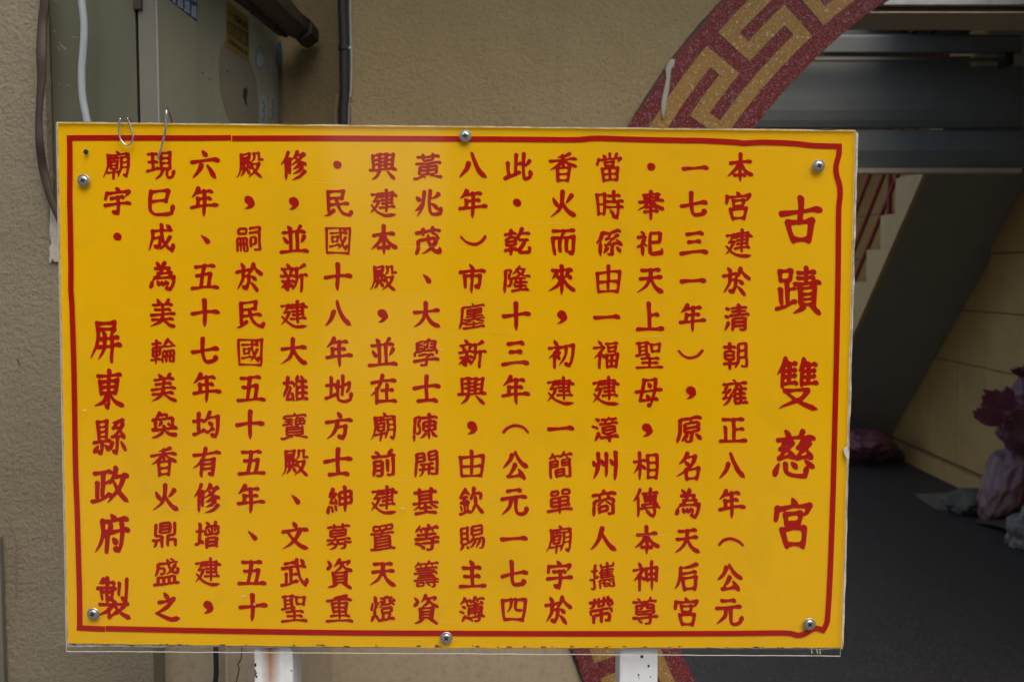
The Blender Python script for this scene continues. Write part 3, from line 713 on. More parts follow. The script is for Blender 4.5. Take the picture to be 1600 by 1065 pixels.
[[3,48,111,30,123],[2,130,31,140,27,155,28],[0,155,28,157,39,156,98],[0,156,98,83,97],[1,83,97,83,27],[3,38,168,55,157],[3,166,160,75,160],[3,55,78,54,72,35,33],[3,79,139,162,139],[3,68,118,173,118],[2,120,172,120,119],[0,157,75,83,75],[0,157,52,83,52]],
[[2,154,150,145,144,143,133],[3,73,50,173,50],[3,81,159,166,159],[3,35,30,37,36,56,69,59,77],[3,38,168,58,157],[3,173,132,73,132],[3,49,111,33,120,24,120],[2,119,173,122,169,124,159],[2,123,27,123,71],[0,101,132,102,159],[0,88,93,160,93],[0,160,93,160,74],[0,160,74,123,72,89,73],[0,89,73,88,103,89,112],[0,89,112,153,112,159,111],[0,159,111,160,93]],
[[3,48,173,48,105,46,75,38,50,27,29],[3,84,166,110,167,118,170],[3,77,32,169,32],[3,58,113,67,141],[2,145,62,136,32],[2,73,112,80,114,93,127,104,145,110,166],[3,82,147,94,138,102,129,111,126,139,127,170,145],[3,27,100,26,107,30,139],[3,127,174,133,170,146,140,158,124,169,114,170,110],[2,66,45,66,51,59,62,53,70,46,73],[2,154,162,141,155],[2,102,59,105,47,103,32],[0,152,74,155,79,155,102],[0,155,102,93,103],[0,93,103,93,75],[0,93,75,152,74]],
[[3,171,28,28,28],[3,159,138,154,134,142,119,123,102,105,91,95,91],[2,105,171,114,135,120,119,128,106,138,95,148,88,159,86,167,88],[1,167,88,170,100,168,108],[2,168,152,45,152],[1,45,152,42,116,38,99,31,81],[2,64,92,73,92,81,94],[0,81,94,84,102,86,125],[0,86,125,44,127],[2,130,172,136,170,144,164,145,152],[0,117,28,117,70],[0,151,28,150,70],[0,150,70,51,70],[0,51,70,49,64,49,28],[0,84,28,84,70]],
[[2,56,27,57,100,61,112,74,132,76,142],[1,76,142,30,143],[2,163,94,163,159],[0,163,159,102,159],[1,102,159,102,52,104,37,109,33,115,31,163,32,170,37,172,45,173,53,169,60],[2,79,86,67,98,57,100],[2,48,173,55,168,61,158,60,143],[2,21,83,29,82,45,95,57,100],[0,163,102,102,102]],
[[3,38,99,51,105,80,124],[3,116,123,125,122,161,102,169,102],[2,95,169,100,159,102,149],[3,51,84,148,84],[2,33,122,33,148],[0,33,148,166,148],[1,166,148,166,127],[3,33,29,166,29],[0,99,29,99,83]],
[[2,68,140,64,144,61,158],[2,171,158,115,159],[3,83,38,65,54,53,55],[3,29,139,47,161,51,171,58,176],[3,34,68,169,68],[3,45,121,157,121],[3,29,95,173,95],[2,93,158,54,158,48,159],[2,141,140,134,157],[2,107,28,112,26,124,27,134,29],[0,134,29,135,38,135,95],[2,116,176,117,170,115,159],[0,100,95,100,141,109,155,115,159],[0,62,68,62,55]],
[[2,49,172,47,160],[2,39,26,39,129],[0,39,129,78,130,87,129],[0,87,129,87,101,86,95],[0,86,95,39,95],[2,138,29,146,26,162,28],[0,162,28,164,39,163,130],[0,163,130,114,129],[0,114,129,115,95],[0,115,95,164,95],[2,149,141,145,142,141,147,136,159],[2,172,159,122,159,116,161],[3,126,176,119,171,115,161,99,146,91,145],[2,27,144,33,146,42,157,47,160],[2,70,142,65,145,61,159],[2,75,34,75,76],[0,75,76,127,77],[0,127,77,127,39],[0,127,39,75,38],[0,127,58,75,58],[0,102,151,91,159,47,160],[0,88,112,39,112],[0,164,112,114,112]],
[[3,58,116,39,126],[3,51,172,48,161,33,144,25,141],[2,120,29,131,25,145,28],[1,145,28,146,63],[2,91,141,99,145,114,161,116,172],[1,116,172,124,176],[2,136,145,131,159],[3,37,31,61,67],[3,74,127,171,127],[2,153,140,162,135],[0,162,135,162,127],[2,172,159,114,160],[3,122,71,122,134],[2,102,33,91,45],[3,173,53,70,53],[2,70,142,64,159],[2,82,71,83,111],[0,83,111,162,111],[1,162,111,162,72],[3,31,94,49,86],[2,84,45,91,45],[2,91,159,48,160],[0,91,53,91,45],[0,82,80,162,80],[0,162,96,82,96]],
[[2,166,95,167,108],[1,167,108,27,109],[3,97,51,172,51],[2,139,150,135,161],[3,45,123,155,123],[2,173,162,135,162,114,164],[3,26,68,174,68],[3,155,82,44,82],[3,167,137,34,137],[2,134,24,147,27],[0,147,27,149,35,149,66],[2,23,150,31,151,46,164],[3,147,95,54,95],[2,67,149,63,153,61,161],[3,88,151,98,151,101,153,113,165,116,173],[3,104,41,109,40,118,32],[2,48,172,46,164],[0,46,164,60,162,92,162,98,158,101,152],[0,99,93,99,84],[0,100,126,101,152],[0,39,34,82,34],[0,39,34,40,53],[0,40,53,82,53],[0,82,53,82,34]],
[[3,54,63,57,58,60,35],[2,98,66,98,145],[0,98,145,170,145],[1,170,145,170,67],[3,82,44,75,67],[2,74,142,42,96,38,85],[3,41,66,35,57,31,35,32,27],[3,134,27,134,172],[3,70,109,74,105,81,81],[2,59,170,38,133,34,123],[0,170,74,98,74],[0,34,123,58,122],[0,38,85,77,89],[0,98,110,170,110]],
[[3,109,91,92,119,93,125,105,145],[2,31,82,73,88],[3,168,92,153,115,151,121,163,143,170,148],[3,86,29,172,29],[3,31,63,33,56,28,31,30,25],[3,91,162,170,162],[3,95,73,165,73],[3,73,70,71,63,76,45],[2,70,148,70,141,66,134,54,119,51,110,39,93,36,84],[3,55,35,53,58,49,62],[2,30,120,36,125],[3,80,78,75,87,70,103,66,108],[2,55,170,51,157,36,133,36,125],[3,141,148,134,143,122,120,124,114,138,93],[0,130,73,130,29],[0,55,122,40,122,36,125]],
[[2,126,172,123,156],[3,145,106,127,119,120,121],[3,27,29,34,60],[3,139,58,127,74],[2,70,143,38,93,34,83],[3,65,66,69,61,73,44],[2,112,62,112,38,114,30],[0,114,30,122,27,151,29],[1,151,29,155,41],[3,67,104,75,80],[2,113,99,126,106,138,117,146,128,148,136],[0,148,136,123,138],[3,88,37,94,58,92,66],[3,154,67,161,62,173,41],[2,52,168,31,121],[0,31,121,53,120],[2,109,124,123,138],[2,124,145,123,138],[3,55,34,52,59],[2,29,80,71,88],[0,123,156,165,155],[0,165,155,164,85],[0,164,85,96,86],[0,96,86,97,156],[0,97,156,123,156]],
[[3,166,123,30,123],[3,28,31,170,31],[0,120,144,159,144],[0,159,144,161,152,159,168],[0,159,168,40,168],[0,40,168,39,152,41,143],[0,41,143,120,144],[0,98,142,93,105],[0,52,50,146,50],[0,52,31,52,98,54,104],[0,54,104,137,104,145,102],[0,145,102,146,32],[0,120,144,120,167],[0,146,68,52,68],[0,52,86,146,86],[0,79,167,79,145]],
[[3,66,30,71,30,84,34,119,52,138,71,153,91,162,96],[3,170,157,31,157],[3,70,141,70,172],[3,129,172,129,142],[2,30,31,38,48,42,60,44,77,45,110],[1,45,110,170,110],[2,142,134,148,132,159,123,160,110],[3,102,132,108,96,114,73,119,61,131,43,139,35,147,30,156,28,165,28,169,32,172,40,172,47,170,55]],
[[3,66,173,30,140],[3,89,115,173,115],[3,97,162,168,162],[2,110,33,121,28,137,28,145,30],[0,145,30,147,44,147,115],[3,55,27,54,107,57,115,70,135],[2,30,89,43,100,53,104]],
[[3,113,107,154,107],[3,36,121,70,121],[3,35,99,70,99],[2,35,27,35,74],[0,35,74,70,75],[0,70,75,71,36],[3,116,134,151,134],[3,54,154,54,162,49,171,45,173],[2,116,45,116,83],[0,116,83,148,83],[0,148,83,149,53],[0,149,53,116,53],[3,29,144,76,144],[2,133,149,133,107],[2,150,30,158,27,168,29],[0,168,29,170,40,170,165],[0,170,165,97,164],[0,97,164,95,78,90,49,80,30],[0,80,30,68,36,35,36]],
[[2,86,45,94,46,106,58,119,76,124,91],[2,123,38,142,67,148,81,149,91],[3,68,56,77,40],[3,28,31,42,56,48,61],[2,138,34,150,30,159,31,163,35,168,51,172,91],[0,172,91,106,92],[0,100,144,165,144],[0,165,144,165,118],[0,165,118,101,117],[0,101,117,100,126,101,170],[0,101,170,165,170],[0,165,170,165,144],[0,73,74,73,164,72,170],[0,72,170,34,170],[0,34,170,34,72],[0,34,72,67,72,86,75,100,90,106,93],[0,106,93,112,117],[0,73,105,34,105],[0,73,138,34,138]],
[[3,77,55,26,55],[2,118,28,118,99],[2,130,172,129,164],[3,53,26,53,171],[2,170,127,158,135,134,161,129,164],[3,27,154,78,154],[2,141,28,141,99],[2,151,30,156,28,162,27],[0,162,27,164,35,164,99],[0,164,99,95,98],[1,95,98,95,25],[0,30,104,76,104],[0,76,125,75,78],[0,75,78,30,78],[0,30,78,30,130],[0,30,130,74,130],[0,74,130,78,125],[0,78,125,91,126,101,133,122,160,129,164],[0,95,65,164,65],[0,102,132,109,126,145,126,152,127,159,134]],
[[2,84,83,78,80],[2,104,27,105,120],[0,105,120,166,120],[0,166,120,166,40,164,29],[1,164,29,150,28,140,32],[3,40,55,34,79],[3,82,44,31,33],[2,76,128,42,129,34,136],[2,85,142,64,160,57,163],[3,157,139,170,163],[3,32,98,81,98],[2,135,172,135,121],[2,73,55,78,80],[3,28,130,56,164,59,172],[2,76,84,78,80],[3,102,164,113,141],[0,166,91,104,91],[0,57,128,58,40],[0,166,62,104,62]],
[[3,59,71,140,71],[3,62,101,136,101],[2,34,30,35,169],[0,35,169,84,170],[0,84,170,85,130,84,122],[0,84,122,34,122],[2,134,36,144,31,162,33],[0,162,33,164,44,164,169],[0,164,169,158,170,113,170],[0,113,170,113,123],[0,113,123,164,122],[2,56,33,66,35,76,50,80,72,80,101],[2,116,34,116,101],[0,85,146,34,146],[0,164,146,112,146]],
[[2,168,39,161,42,149,52,130,78],[2,42,71,48,67,57,68,61,72,64,78,62,100,51,123,63,163],[0,63,163,57,166,29,165],[1,29,165,29,27],[2,68,38,74,38,90,51,104,66,111,78],[3,77,155,166,155],[3,121,27,121,171],[0,84,105,158,105],[0,121,130,158,129],[0,158,129,158,87,156,81],[0,156,81,135,80,122,78,86,81],[0,86,81,84,87,84,129],[0,84,129,121,130]],
[[2,148,102,104,102,95,103],[0,95,103,91,111],[3,120,177,110,171,107,162,100,157,98,152,81,140,70,138],[2,122,87,122,30],[3,75,30,167,30],[2,175,113,167,111,160,111,135,121,127,128],[2,159,76,91,77],[3,93,89,90,77,76,63],[2,71,110,80,109,90,111,113,122,119,128],[3,156,54,89,54],[2,41,70,47,66,53,66,59,68,63,75,62,97,50,122,61,154,62,164],[0,62,164,53,166,28,165],[1,28,165,28,27],[0,107,160,150,158],[0,150,158,146,148,127,128],[0,119,128,127,128],[0,119,128,98,151]],
[[3,30,64,47,108,55,149,57,172],[2,170,140,111,140],[3,111,27,111,125,109,133,113,151,120,171],[2,171,105,111,105],[3,89,142,33,142],[2,173,35,112,35],[2,68,115,70,110,70,105,51,50,48,39],[2,170,70,112,70],[3,82,77,92,38,96,32],[2,94,109,94,116,99,124,109,131],[3,142,170,148,155],[0,148,140,148,35],[0,48,39,89,45]],
[[3,169,155,30,155],[2,52,140,37,114,34,105],[2,168,118,105,119],[2,84,97,91,104,100,108],[3,112,141,101,110,102,27],[2,128,142,135,139,142,125,138,110,138,34],[2,164,63,102,63],[2,30,106,58,105],[3,86,88,79,83,68,59,54,43,37,31,32,29,27,30],[2,163,91,102,91],[2,72,120,43,82,38,71],[2,172,34,102,34],[2,92,175,101,168,105,155],[2,32,70,72,73]],
[[3,116,130,144,130],[3,153,170,38,170],[3,148,113,116,113],[3,45,113,76,113],[3,48,130,77,130],[2,29,126,30,148],[0,30,148,162,148],[1,162,148,163,126],[2,95,112,95,169],[2,45,45,45,94],[0,45,94,148,93],[0,148,93,148,53],[0,148,53,45,52],[2,165,54,168,49,169,43,166,35,161,31,124,30,101,32,97,36,95,42,95,93],[0,45,73,148,73]],
[[3,81,41,70,41,35,27,22,29],[3,170,120,28,120],[3,163,161,36,161],[2,69,173,69,140],[0,69,140,78,138,129,139],[1,129,139,130,172],[3,120,41,132,41,166,28,177,29],[0,152,77,151,53],[0,151,53,50,53],[0,50,53,48,62,50,99],[0,50,99,151,99],[0,151,99,152,77],[0,98,54,98,119],[0,48,77,152,77],[0,127,53,127,42],[0,71,53,71,41]],
[[2,84,30,84,94],[0,84,94,42,95],[1,42,95,42,161],[2,29,32,37,32,44,40,48,52,50,70],[2,31,70,84,70],[2,163,161,163,95],[0,163,95,121,94],[1,121,94,120,30],[2,167,30,167,68],[0,167,68,120,69],[0,71,152,134,152],[0,134,152,132,113],[0,132,113,72,113],[0,72,113,71,119,72,171],[0,72,171,134,171],[0,134,171,134,152],[0,134,133,71,133]]]

# ------------------------------------------------------------------ brush writing: strokes -> inked outlines
AUTO = "乾係冷前募原商單嗣器基增奐學寶尊帶廛攜朝欽氣清漳燈盛祀空等簡簿籌紳經總置茂行調賜輪銷開陳隆雄雍電黃鼎"
PROFILE = {'H': [(0, 1.02), (.1, .95), (.45, .64), (.8, .78), (.93, 1.2), (1, 1.0)],
           'V': [(0, 1.22), (.1, 1.08), (.5, .95), (.8, .98), (1, .85)],
           'P': [(0, 1.2), (.25, 1.02), (.6, .8), (.85, .5), (1, .2)],
           'N': [(0, .75), (.3, .9), (.7, 1.2), (.84, 1.3), (1, .2)],
           'D': [(0, .6), (.35, 1.0), (.75, 1.3), (1, .95)],
           'C': [(0, 1.15), (.3, .95), (.6, .85), (.9, 1.0), (1, .9)]}
GRID = 112


def curve2(P, n=14):
    P = np.array(P, float)
    if len(P) == 2:
        t = np.linspace(0, 1, n)[:, None]
        return P[0] * (1 - t) + P[1] * t
    Q = np.vstack([2 * P[0] - P[1], P, 2 * P[-1] - P[-2]])
    o = []
    for i in range(1, len(Q) - 2):
        t = np.linspace(0, 1, n, endpoint=(i == len(Q) - 3))[:, None]
        a, b, c, d_ = Q[i - 1], Q[i], Q[i + 1], Q[i + 2]
        o.append(.5 * ((2 * b) + (c - a) * t + (2 * a - 5 * b + 4 * c - d_) * t * t + (3 * b - a - 3 * c + d_) * t ** 3))
    return np.vstack(o)


def arc_len(P):
    return np.r_[0, np.cumsum(np.linalg.norm(np.diff(P, axis=0), axis=1))]


def resample(P):
    s = arc_len(P)
    n = max(8, int(s[-1] / .012))
    t = np.linspace(0, 1, n)
    return np.c_[np.interp(t * s[-1], s, P[:, 0]), np.interp(t * s[-1], s, P[:, 1])], t, s[-1]


def prof(t, ks):
    return np.interp(t, [k[0] for k in ks], [k[1] for k in ks])


def brush_written(text):
    L = []
    for part in text.split(';'):
        k, *pp = part.split()
        L.append((k, curve2([tuple(map(float, p.split(','))) for p in pp]) / 100 * .84 + .08))
    total = sum(arc_len(P)[-1] for k, P in L)
    w_ = np.clip(.156 - .0130 * total, .054, .138)
    out = []
    for k, P in L:
        Q, t, ln = resample(P)
        pr = PROFILE[k]
        if k == 'V' and ln > .5 and P[-1][1] < .17:
            pr = [(0, 1.22), (.1, 1.08), (.5, .95), (.85, .9), (1, .35)]
        ww = w_ * (.9 if ln < .2 and k != 'D' else 1)
        if k == 'H' and ln > .25:
            Q[:, 1] -= .02 * np.clip((t - .88) / .12, 0, 1)
        out.append((Q, prof(t, pr) * ww / 2))
    return out


def brush_skeleton(strokes):
    S_ = []
    for s in strokes:
        P = np.array(s[1:], float).reshape(-1, 2) / 200
        if len(P) > 2:
            P = curve2(P, 6)
        S_.append((P, bool(s[0] & 2), bool(s[0] & 1)))
    total = sum(arc_len(P)[-1] for P, a, b in S_)
    w_ = np.clip(.205 - .0178 * total, .072, .165) * .88
    out = []
    for P, sf, ef in S_:
        v = P[-1] - P[0]
        horiz = abs(v[1]) < 0.45 * abs(v[0])
        if (v[0] < 0) if horiz else (v[1] > 0):
            P = P[::-1]
            sf, ef = ef, sf
            v = -v
        Q, t, ln = resample(P)
        a = math.degrees(math.atan2(-v[1], v[0]))
        wl = w_ * (1 if ln > .18 else .85)
        if horiz:
            r = prof(t, [(0, .98 if sf else .8), (.12, .9), (.5, .74), (.82, .85), (.93, 1.12 if ef else .95), (1, 1.0)])
            if ef and ln > .2:
                Q[:, 1] -= .022 * np.clip((t - .88) / .12, 0, 1)
        elif a > 108:
            r = (prof(t, [(0, 1.18), (.25, 1.0), (.6, .8), (.85, .5), (1, .2)]) if ln > .14 else prof(t, [(0, 1.15), (.5, .9), (1, .3)])) if ef else prof(t, [(0, 1.1), (1, .8)])
        elif a > 72:
            if ef and ln > .32:
                r = prof(t, [(0, 1.2), (.1, 1.08), (.5, .95), (.85, .95), (1, .42)])
            elif ef:
                r = prof(t, [(0, 1.2), (.5, 1.0), (1, .85)])
            else:
                r = prof(t, [(0, 1.18), (.1, 1.05), (.6, .95), (1, 1.0)])
        else:
            if ef and ln > .3:
                r = prof(t, [(0, .7), (.3, .85), (.7, 1.15), (.85, 1.25), (1, .22)])
            elif ef and ln <= .22 and sf:
                r = prof(t, [(0, .5), (.35, .95), (.75, 1.3), (1, .9)])
            elif ef:
                r = prof(t, [(0, .8), (.6, 1.15), (1, .7)])
            else:
                r = prof(t, [(0, .85), (1, 1.0)])
        out.append([Q, r * wl / 2])
    pts = np.vstack([q for q, _ in out])
    ids = np.concatenate([[i] * len(q) for i, (q, _) in enumerate(out)])
    for i, (q, r) in enumerate(out):
        o = pts[ids != i]
        r2 = r.copy()
        for j in range(len(q)):
            a = q[min(j + 2, len(q) - 1)] - q[max(j - 2, 0)]
            a = a / (np.linalg.norm(a) + 1e-9)
            dd = o - q[j]
            pe = np.abs(dd[:, 0] * a[1] - dd[:, 1] * a[0])
            m = (np.abs(dd @ a) < .03) & (pe > .04)
            if m.any():
                r2[j] = min(r2[j], max(.027, .40 * pe[m].min()))
        x, y = q[:, 0] - .5, q[:, 1] - .5
        out[i] = (np.c_[.5 + x * (1 - .07 * y), .5 + y + .13 * x + .03 * x * x], r2)
    return out


def ink(strokes):
    """distance field of the slanted nib dragged along the strokes"""
    g = (np.arange(GRID) + .5) / GRID
    D = np.full((GRID, GRID), .2)
    for Q, r in strokes:
        for (x, y), rr in zip(Q, r):
            i0, i1 = max(0, int((x - rr - .06) * GRID)), min(GRID, int((x + rr + .06) * GRID) + 1)
            j0, j1 = max(0, int((y - rr - .06) * GRID)), min(GRID, int((y + rr + .06) * GRID) + 1)
            if i1 <= i0 or j1 <= j0:
                continue
            dx, dy = g[None, i0:i1] - x, g[j0:j1, None] - y
            u, v = dx * .8 - dy * .6, dx * .6 + dy * .8
            np.minimum(D[j0:j1, i0:i1], np.sqrt((u / 1.07) ** 2 + (v / .93) ** 2) - rr, out=D[j0:j1, i0:i1])
    for _ in range(2):
        P = np.pad(D, 1, mode='edge')
        D = (P[:-2, 1:-1] + P[2:, 1:-1] + P[1:-1, :-2] + P[1:-1, 2:] + 4 * D) / 8
    return D


def outline(D):
    """closed zero contours of the field"""
    ins = D < 0
    a, b, c, d_ = ins[:-1, :-1], ins[1:, :-1], ins[:-1, 1:], ins[1:, 1:]
    V, nxt = {}, {}
    for y, x in np.argwhere((a | b | c | d_) & ~(a & b & c & d_)):
        co_ = [(x, y), (x + 1, y), (x + 1, y + 1), (x, y + 1)]
        dv = [D[q[1], q[0]] for q in co_]
        e = []
        for i in range(4):
            j = (i + 1) % 4
            if (dv[i] < 0) != (dv[j] < 0):
                key = tuple(sorted((co_[i], co_[j])))
                t = dv[i] / (dv[i] - dv[j])
                V[key] = (co_[i][0] + (co_[j][0] - co_[i][0]) * t, co_[i][1] + (co_[j][1] - co_[i][1]) * t)
                e.append((key, dv[i] < 0))
        for i, (k, fl) in enumerate(e):
            if fl:
                nxt.setdefault(k, []).append(e[(i + 1) % len(e)][0])
    loops = []
    while nxt:
        k0 = k = next(iter(nxt))
        lp = []
        while k in nxt:
            lp.append(V[k])
            n = nxt[k].pop()
            if not nxt[k]:
                del nxt[k]
            k = n
            if k == k0:
                break
        if len(lp) > 10:
            loops.append(simplify((np.array(lp) + .5) / GRID, .003))
    return loops


def simplify(P, eps):
    m = int(np.hypot(*(P - P[0]).T).argmax())
    C_ = np.vstack([P, P[:1]])

    def rec(a, b):
        if b <= a + 1:
            return []
        A, d_ = C_[a], C_[b] - C_[a]
        L, q = np.hypot(*d_), C_[a + 1:b] - A
        ds = np.abs(q[:, 0] * d_[1] - q[:, 1] * d_[0]) / L if L > 1e-9 else np.hypot(q[:, 0], q[:, 1])
        i = int(ds.argmax())
        if ds[i] < eps:
            return []
        i += a + 1
        return rec(a, i) + [i] + rec(i, b)
    return [tuple(p) for p in P[[0] + rec(0, m) + [m] + rec(m, len(P))]]


def plain(pts, rs):
    P = curve2(pts, 16) / 100
    return (P, np.interp(np.linspace(0, 1, len(P)), np.linspace(0, 1, len(rs)), rs))


GL = {ch: outline(ink(brush_written(s))) for ch, s in BRUSH.items()}
GL.update({ch: outline(ink(brush_skeleton(s))) for ch, s in zip(AUTO, SKELETONS)})
for ch, b_ in {'.': [plain([(50, 50), (50.5, 50)], [.13, .13])],
               ',': [plain([(50, 56), (50.5, 56)], [.14, .14]), plain([(57, 58), (60, 46), (50, 34), (38, 30)], [.08, .085, .05, .012])],
               '、': [plain([(40, 62), (50, 52), (58, 42)], [.025, .06, .085])],
               ')': [plain([(10, 62), (26, 48), (50, 42), (74, 48), (90, 63)], [.045, .042, .05, .048, .05])],
               '(': [plain([(10, 38), (26, 52), (50, 58), (74, 52), (90, 37)], [.045, .045, .05, .048, .045])]}.items():
    GL[ch] = outline(ink(b_))


def recentre(o, p):
    """moves the origin of a child to the world point p without moving its shape"""
    off = Vector(p) - world_loc(o)
    o.data.transform(Matrix.Translation(-off))
    o.location = Vector(o.location) + off
    return o


# ------------------------------------------------------------------ ground
bm = bmesh.new()
vs = [bm.verts.new(p) for p in ((-80, -80, GROUND), (80, -80, GROUND), (80, 0.9, GROUND), (-80, 0.9, GROUND))]
bm.faces.new(vs)
tag(obj('street_ground', bm, M['street']), None, None, kind='structure')
bm = bmesh.new()
vs = [bm.verts.new(p) for p in ((-80, 0.9, GROUND), (80, 0.9, GROUND), (80, 80, GROUND), (-80, 80, GROUND))]
bm.faces.new(vs)
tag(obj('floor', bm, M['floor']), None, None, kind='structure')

# unseen slab added to dim the wall behind the sign, ceiling of the hall
bm = boxm(-5.0, 7.0, 1.62, 2.44, 2.98, 3.15)
tag(obj('shade_slab', bm, M['slab_grey']), 'unseen slab added to shade the wall behind the yellow sign', 'shade_slab')
bm = boxm(2.1, 3.9, 2.62, 11.2, 2.95, 3.1)
tag(obj('ceiling', bm, M['ceiling']), None, None, kind='structure')

# ------------------------------------------------------------------ temple wall with its moon gate
WY = 2.45
GX, GZ, RO, RI = 1.565, 1.079, 1.498, 1.262
XL = un(549, 300, WY).x
wall = thing('temple_wall', 'tan stucco wall pierced by the round gate behind the yellow sign', 'wall', (XL, WY, GROUND))
WX0, WX1, WZ0, WZ1 = XL, 4.6, GROUND - 0.12, 2.95
SPLIT = 0.82       # painted smooth dado below this height


def wall_piece(z0, z1, x0, x1, name, mat):
    """part of the wall between two heights with the circle of radius RI cut out of it"""
    outer = [(x0, z0), (x1, z0), (x1, z1), (x0, z1)]
    n = 160
    circ = [(GX + RI * math.cos(2 * math.pi * i / n), GZ + RI * math.sin(2 * math.pi * i / n)) for i in range(n)]
    # left half and right half as simple polygons
    pieces = []
    for side in (-1, 1):
        pts = []
        arc = []
        m = 90
        for i in range(m + 1):
            a = -math.pi / 2 + math.pi * i / m
            x, z = GX + side * RI * math.cos(a), GZ + RI * math.sin(a)
            if z0 <= z <= z1:
                arc.append((x, z))
        def xat(z):
            q = RI * RI - (z - GZ) ** 2
            return GX + side * math.sqrt(q) if q > 0 else GX
        if not arc or arc[0][1] > z0 + 1e-6:
            arc.insert(0, (xat(z0), z0))
        if arc[-1][1] < z1 - 1e-6:
            arc.append((xat(z1), z1))
        xe = x0 if side < 0 else x1
        pts = [(xe, z0)] + arc + [(xe, z1)]
        pieces.append(pts if side < 0 else pts[::-1])
    bm = bmesh.new()
    for pts in pieces:
        q = []
        for p in pts:
            if not q or (abs(q[-1][0] - p[0]) + abs(q[-1][1] - p[1])) > 1e-5:
                q.append(p)
        prism([(x, WY, z) for x, z in q], (0, 0.16, 0), bm)
    return obj(name, bm, mat, wall)


wall_piece(SPLIT, WZ1, WX0, WX1, 'stucco_face', M['stucco_main'])
wall_piece(WZ0, SPLIT, WX0, WX1, 'painted_dado', M['smooth_wall'])


def ring_pt(th, r):
    a = math.radians(th)
    return (GX - r * math.cos(a), GZ + r * math.sin(a))


# border ring of maroon terrazzo, the meander inlaid 1.5 mm proud with dark divider strips
bm = bmesh.new()
N_ = 300
va = []
for i in range(N_):
    th = 360 * i / N_
    ra, rb = RI - 0.004, RO + 0.0025 * math.sin(th * 0.9) + 0.002 * math.sin(th * 2.3)
    (x0, z0), (x1, z1) = ring_pt(th, ra), ring_pt(th, rb)
    va.append([bm.verts.new(p) for p in ((x0, WY - 0.012, z0), (x1, WY - 0.012, z1), (x1, WY - 0.001, z1), (x0, WY + 0.17, z0))])
for i in range(N_):
    a, b = va[i], va[(i + 1) % N_]
    bm.faces.new((a[0], a[1], b[1], b[0]))
    bm.faces.new((a[1], a[2], b[2], b[1]))
    bm.faces.new((a[3], a[0], b[0], b[3]))
gate = obj('gate_border', bm, M['maroon'], wall)

WO = (1.459, 1.422)
WM = (1.395, 1.361)
WI = (1.331, 1.300)
HP = 7.475


def key_shape(th0):
    """one hook of the meander between two neighbouring caps: outer -> middle -> inner"""
    # a cap top +6, b cap bottom 0 (relative to th0)
    a1, a0 = th0 + 6.0, th0 + 4.75     # top cap
    b1, b0 = th0 + 1.35, th0 + 0.0     # bottom cap
    return a1, a0, b1, b0


def rfix(th):
    return th if th > 30 else 30 + (th - 30) * 1.03


def band(bm, t0, t1, r0, r1, y0, y1):
    """curved bar between two angles and two radii"""
    n = max(2, int(abs(t1 - t0) / 1.2) + 1)
    rows = []
    for i in range(n + 1):
        th = rfix(t0 + (t1 - t0) * i / n)
        (xa, za), (xb, zb) = ring_pt(th, r0), ring_pt(th, r1)
        rows.append([bm.verts.new(p) for p in ((xa, y0, za), (xb, y0, zb), (xb, y1, zb), (xa, y1, za))])
    for a, b in zip(rows[:-1], rows[1:]):
        for k in range(4):
            bm.faces.new((a[k], a[(k + 1) % 4], b[(k + 1) % 4], b[k]))
    bm.faces.new(rows[0])
    bm.faces.new(rows[-1][::-1])


def outline_of_key(th0):
    """closed outline of one meander unit in (angle, radius); the unit is
    outer strip up -> top cap -> middle strip down -> bottom cap -> inner strip up"""
    a1, a0, b1, b0 = key_shape(th0)
    lo, hi = th0 - HP + 0.0, th0 + HP + 6.0
    return [(th0 - HP / 1.0 + 0.0, WO[0]), (a1, WO[0]), (a1, WM[1]), (b1, WM[1]), (b1, WI[0]), (th0 + HP + 4.75, WI[0])]


def polar_poly(pts, shrink):
    out = []
    m = len(pts)
    for i in range(m):
        (t0, r0), (t1, r1) = pts[i], pts[(i + 1) % m]
        n = max(1, int(abs(t1 - t0) / 1.0))
        for k in range(n):
            out.append((t0 + (t1 - t0) * k / n, r0 + (r1 - r0) * k / n))
    return out


def unit_poly(th0, e):
    """full outline of one unit (grown by e metres): half a period of the running meander, alternately hooked
    outwards and inwards; built as outer hook: [outer strip, top cap, middle strip, bottom cap, inner strip]"""
    ed = math.degrees(e / 1.38)
    a1, a0, b1, b0 = key_shape(th0)
    a1 += ed; a0 -= ed; b1 += ed; b0 -= ed
    ou, oi = WO[0] + e, WO[1] - e
    mu, mi = WM[0] + e, WM[1] - e
    iu, ii = WI[0] + e, WI[1] - e
    s = th0 - 6.0 - HP / 2 + 2.26      # where this unit's outer strip begins (middle of the previous bottom cap)
    return s, (a1, a0, b1, b0, ou, oi, mu, mi, iu, ii)


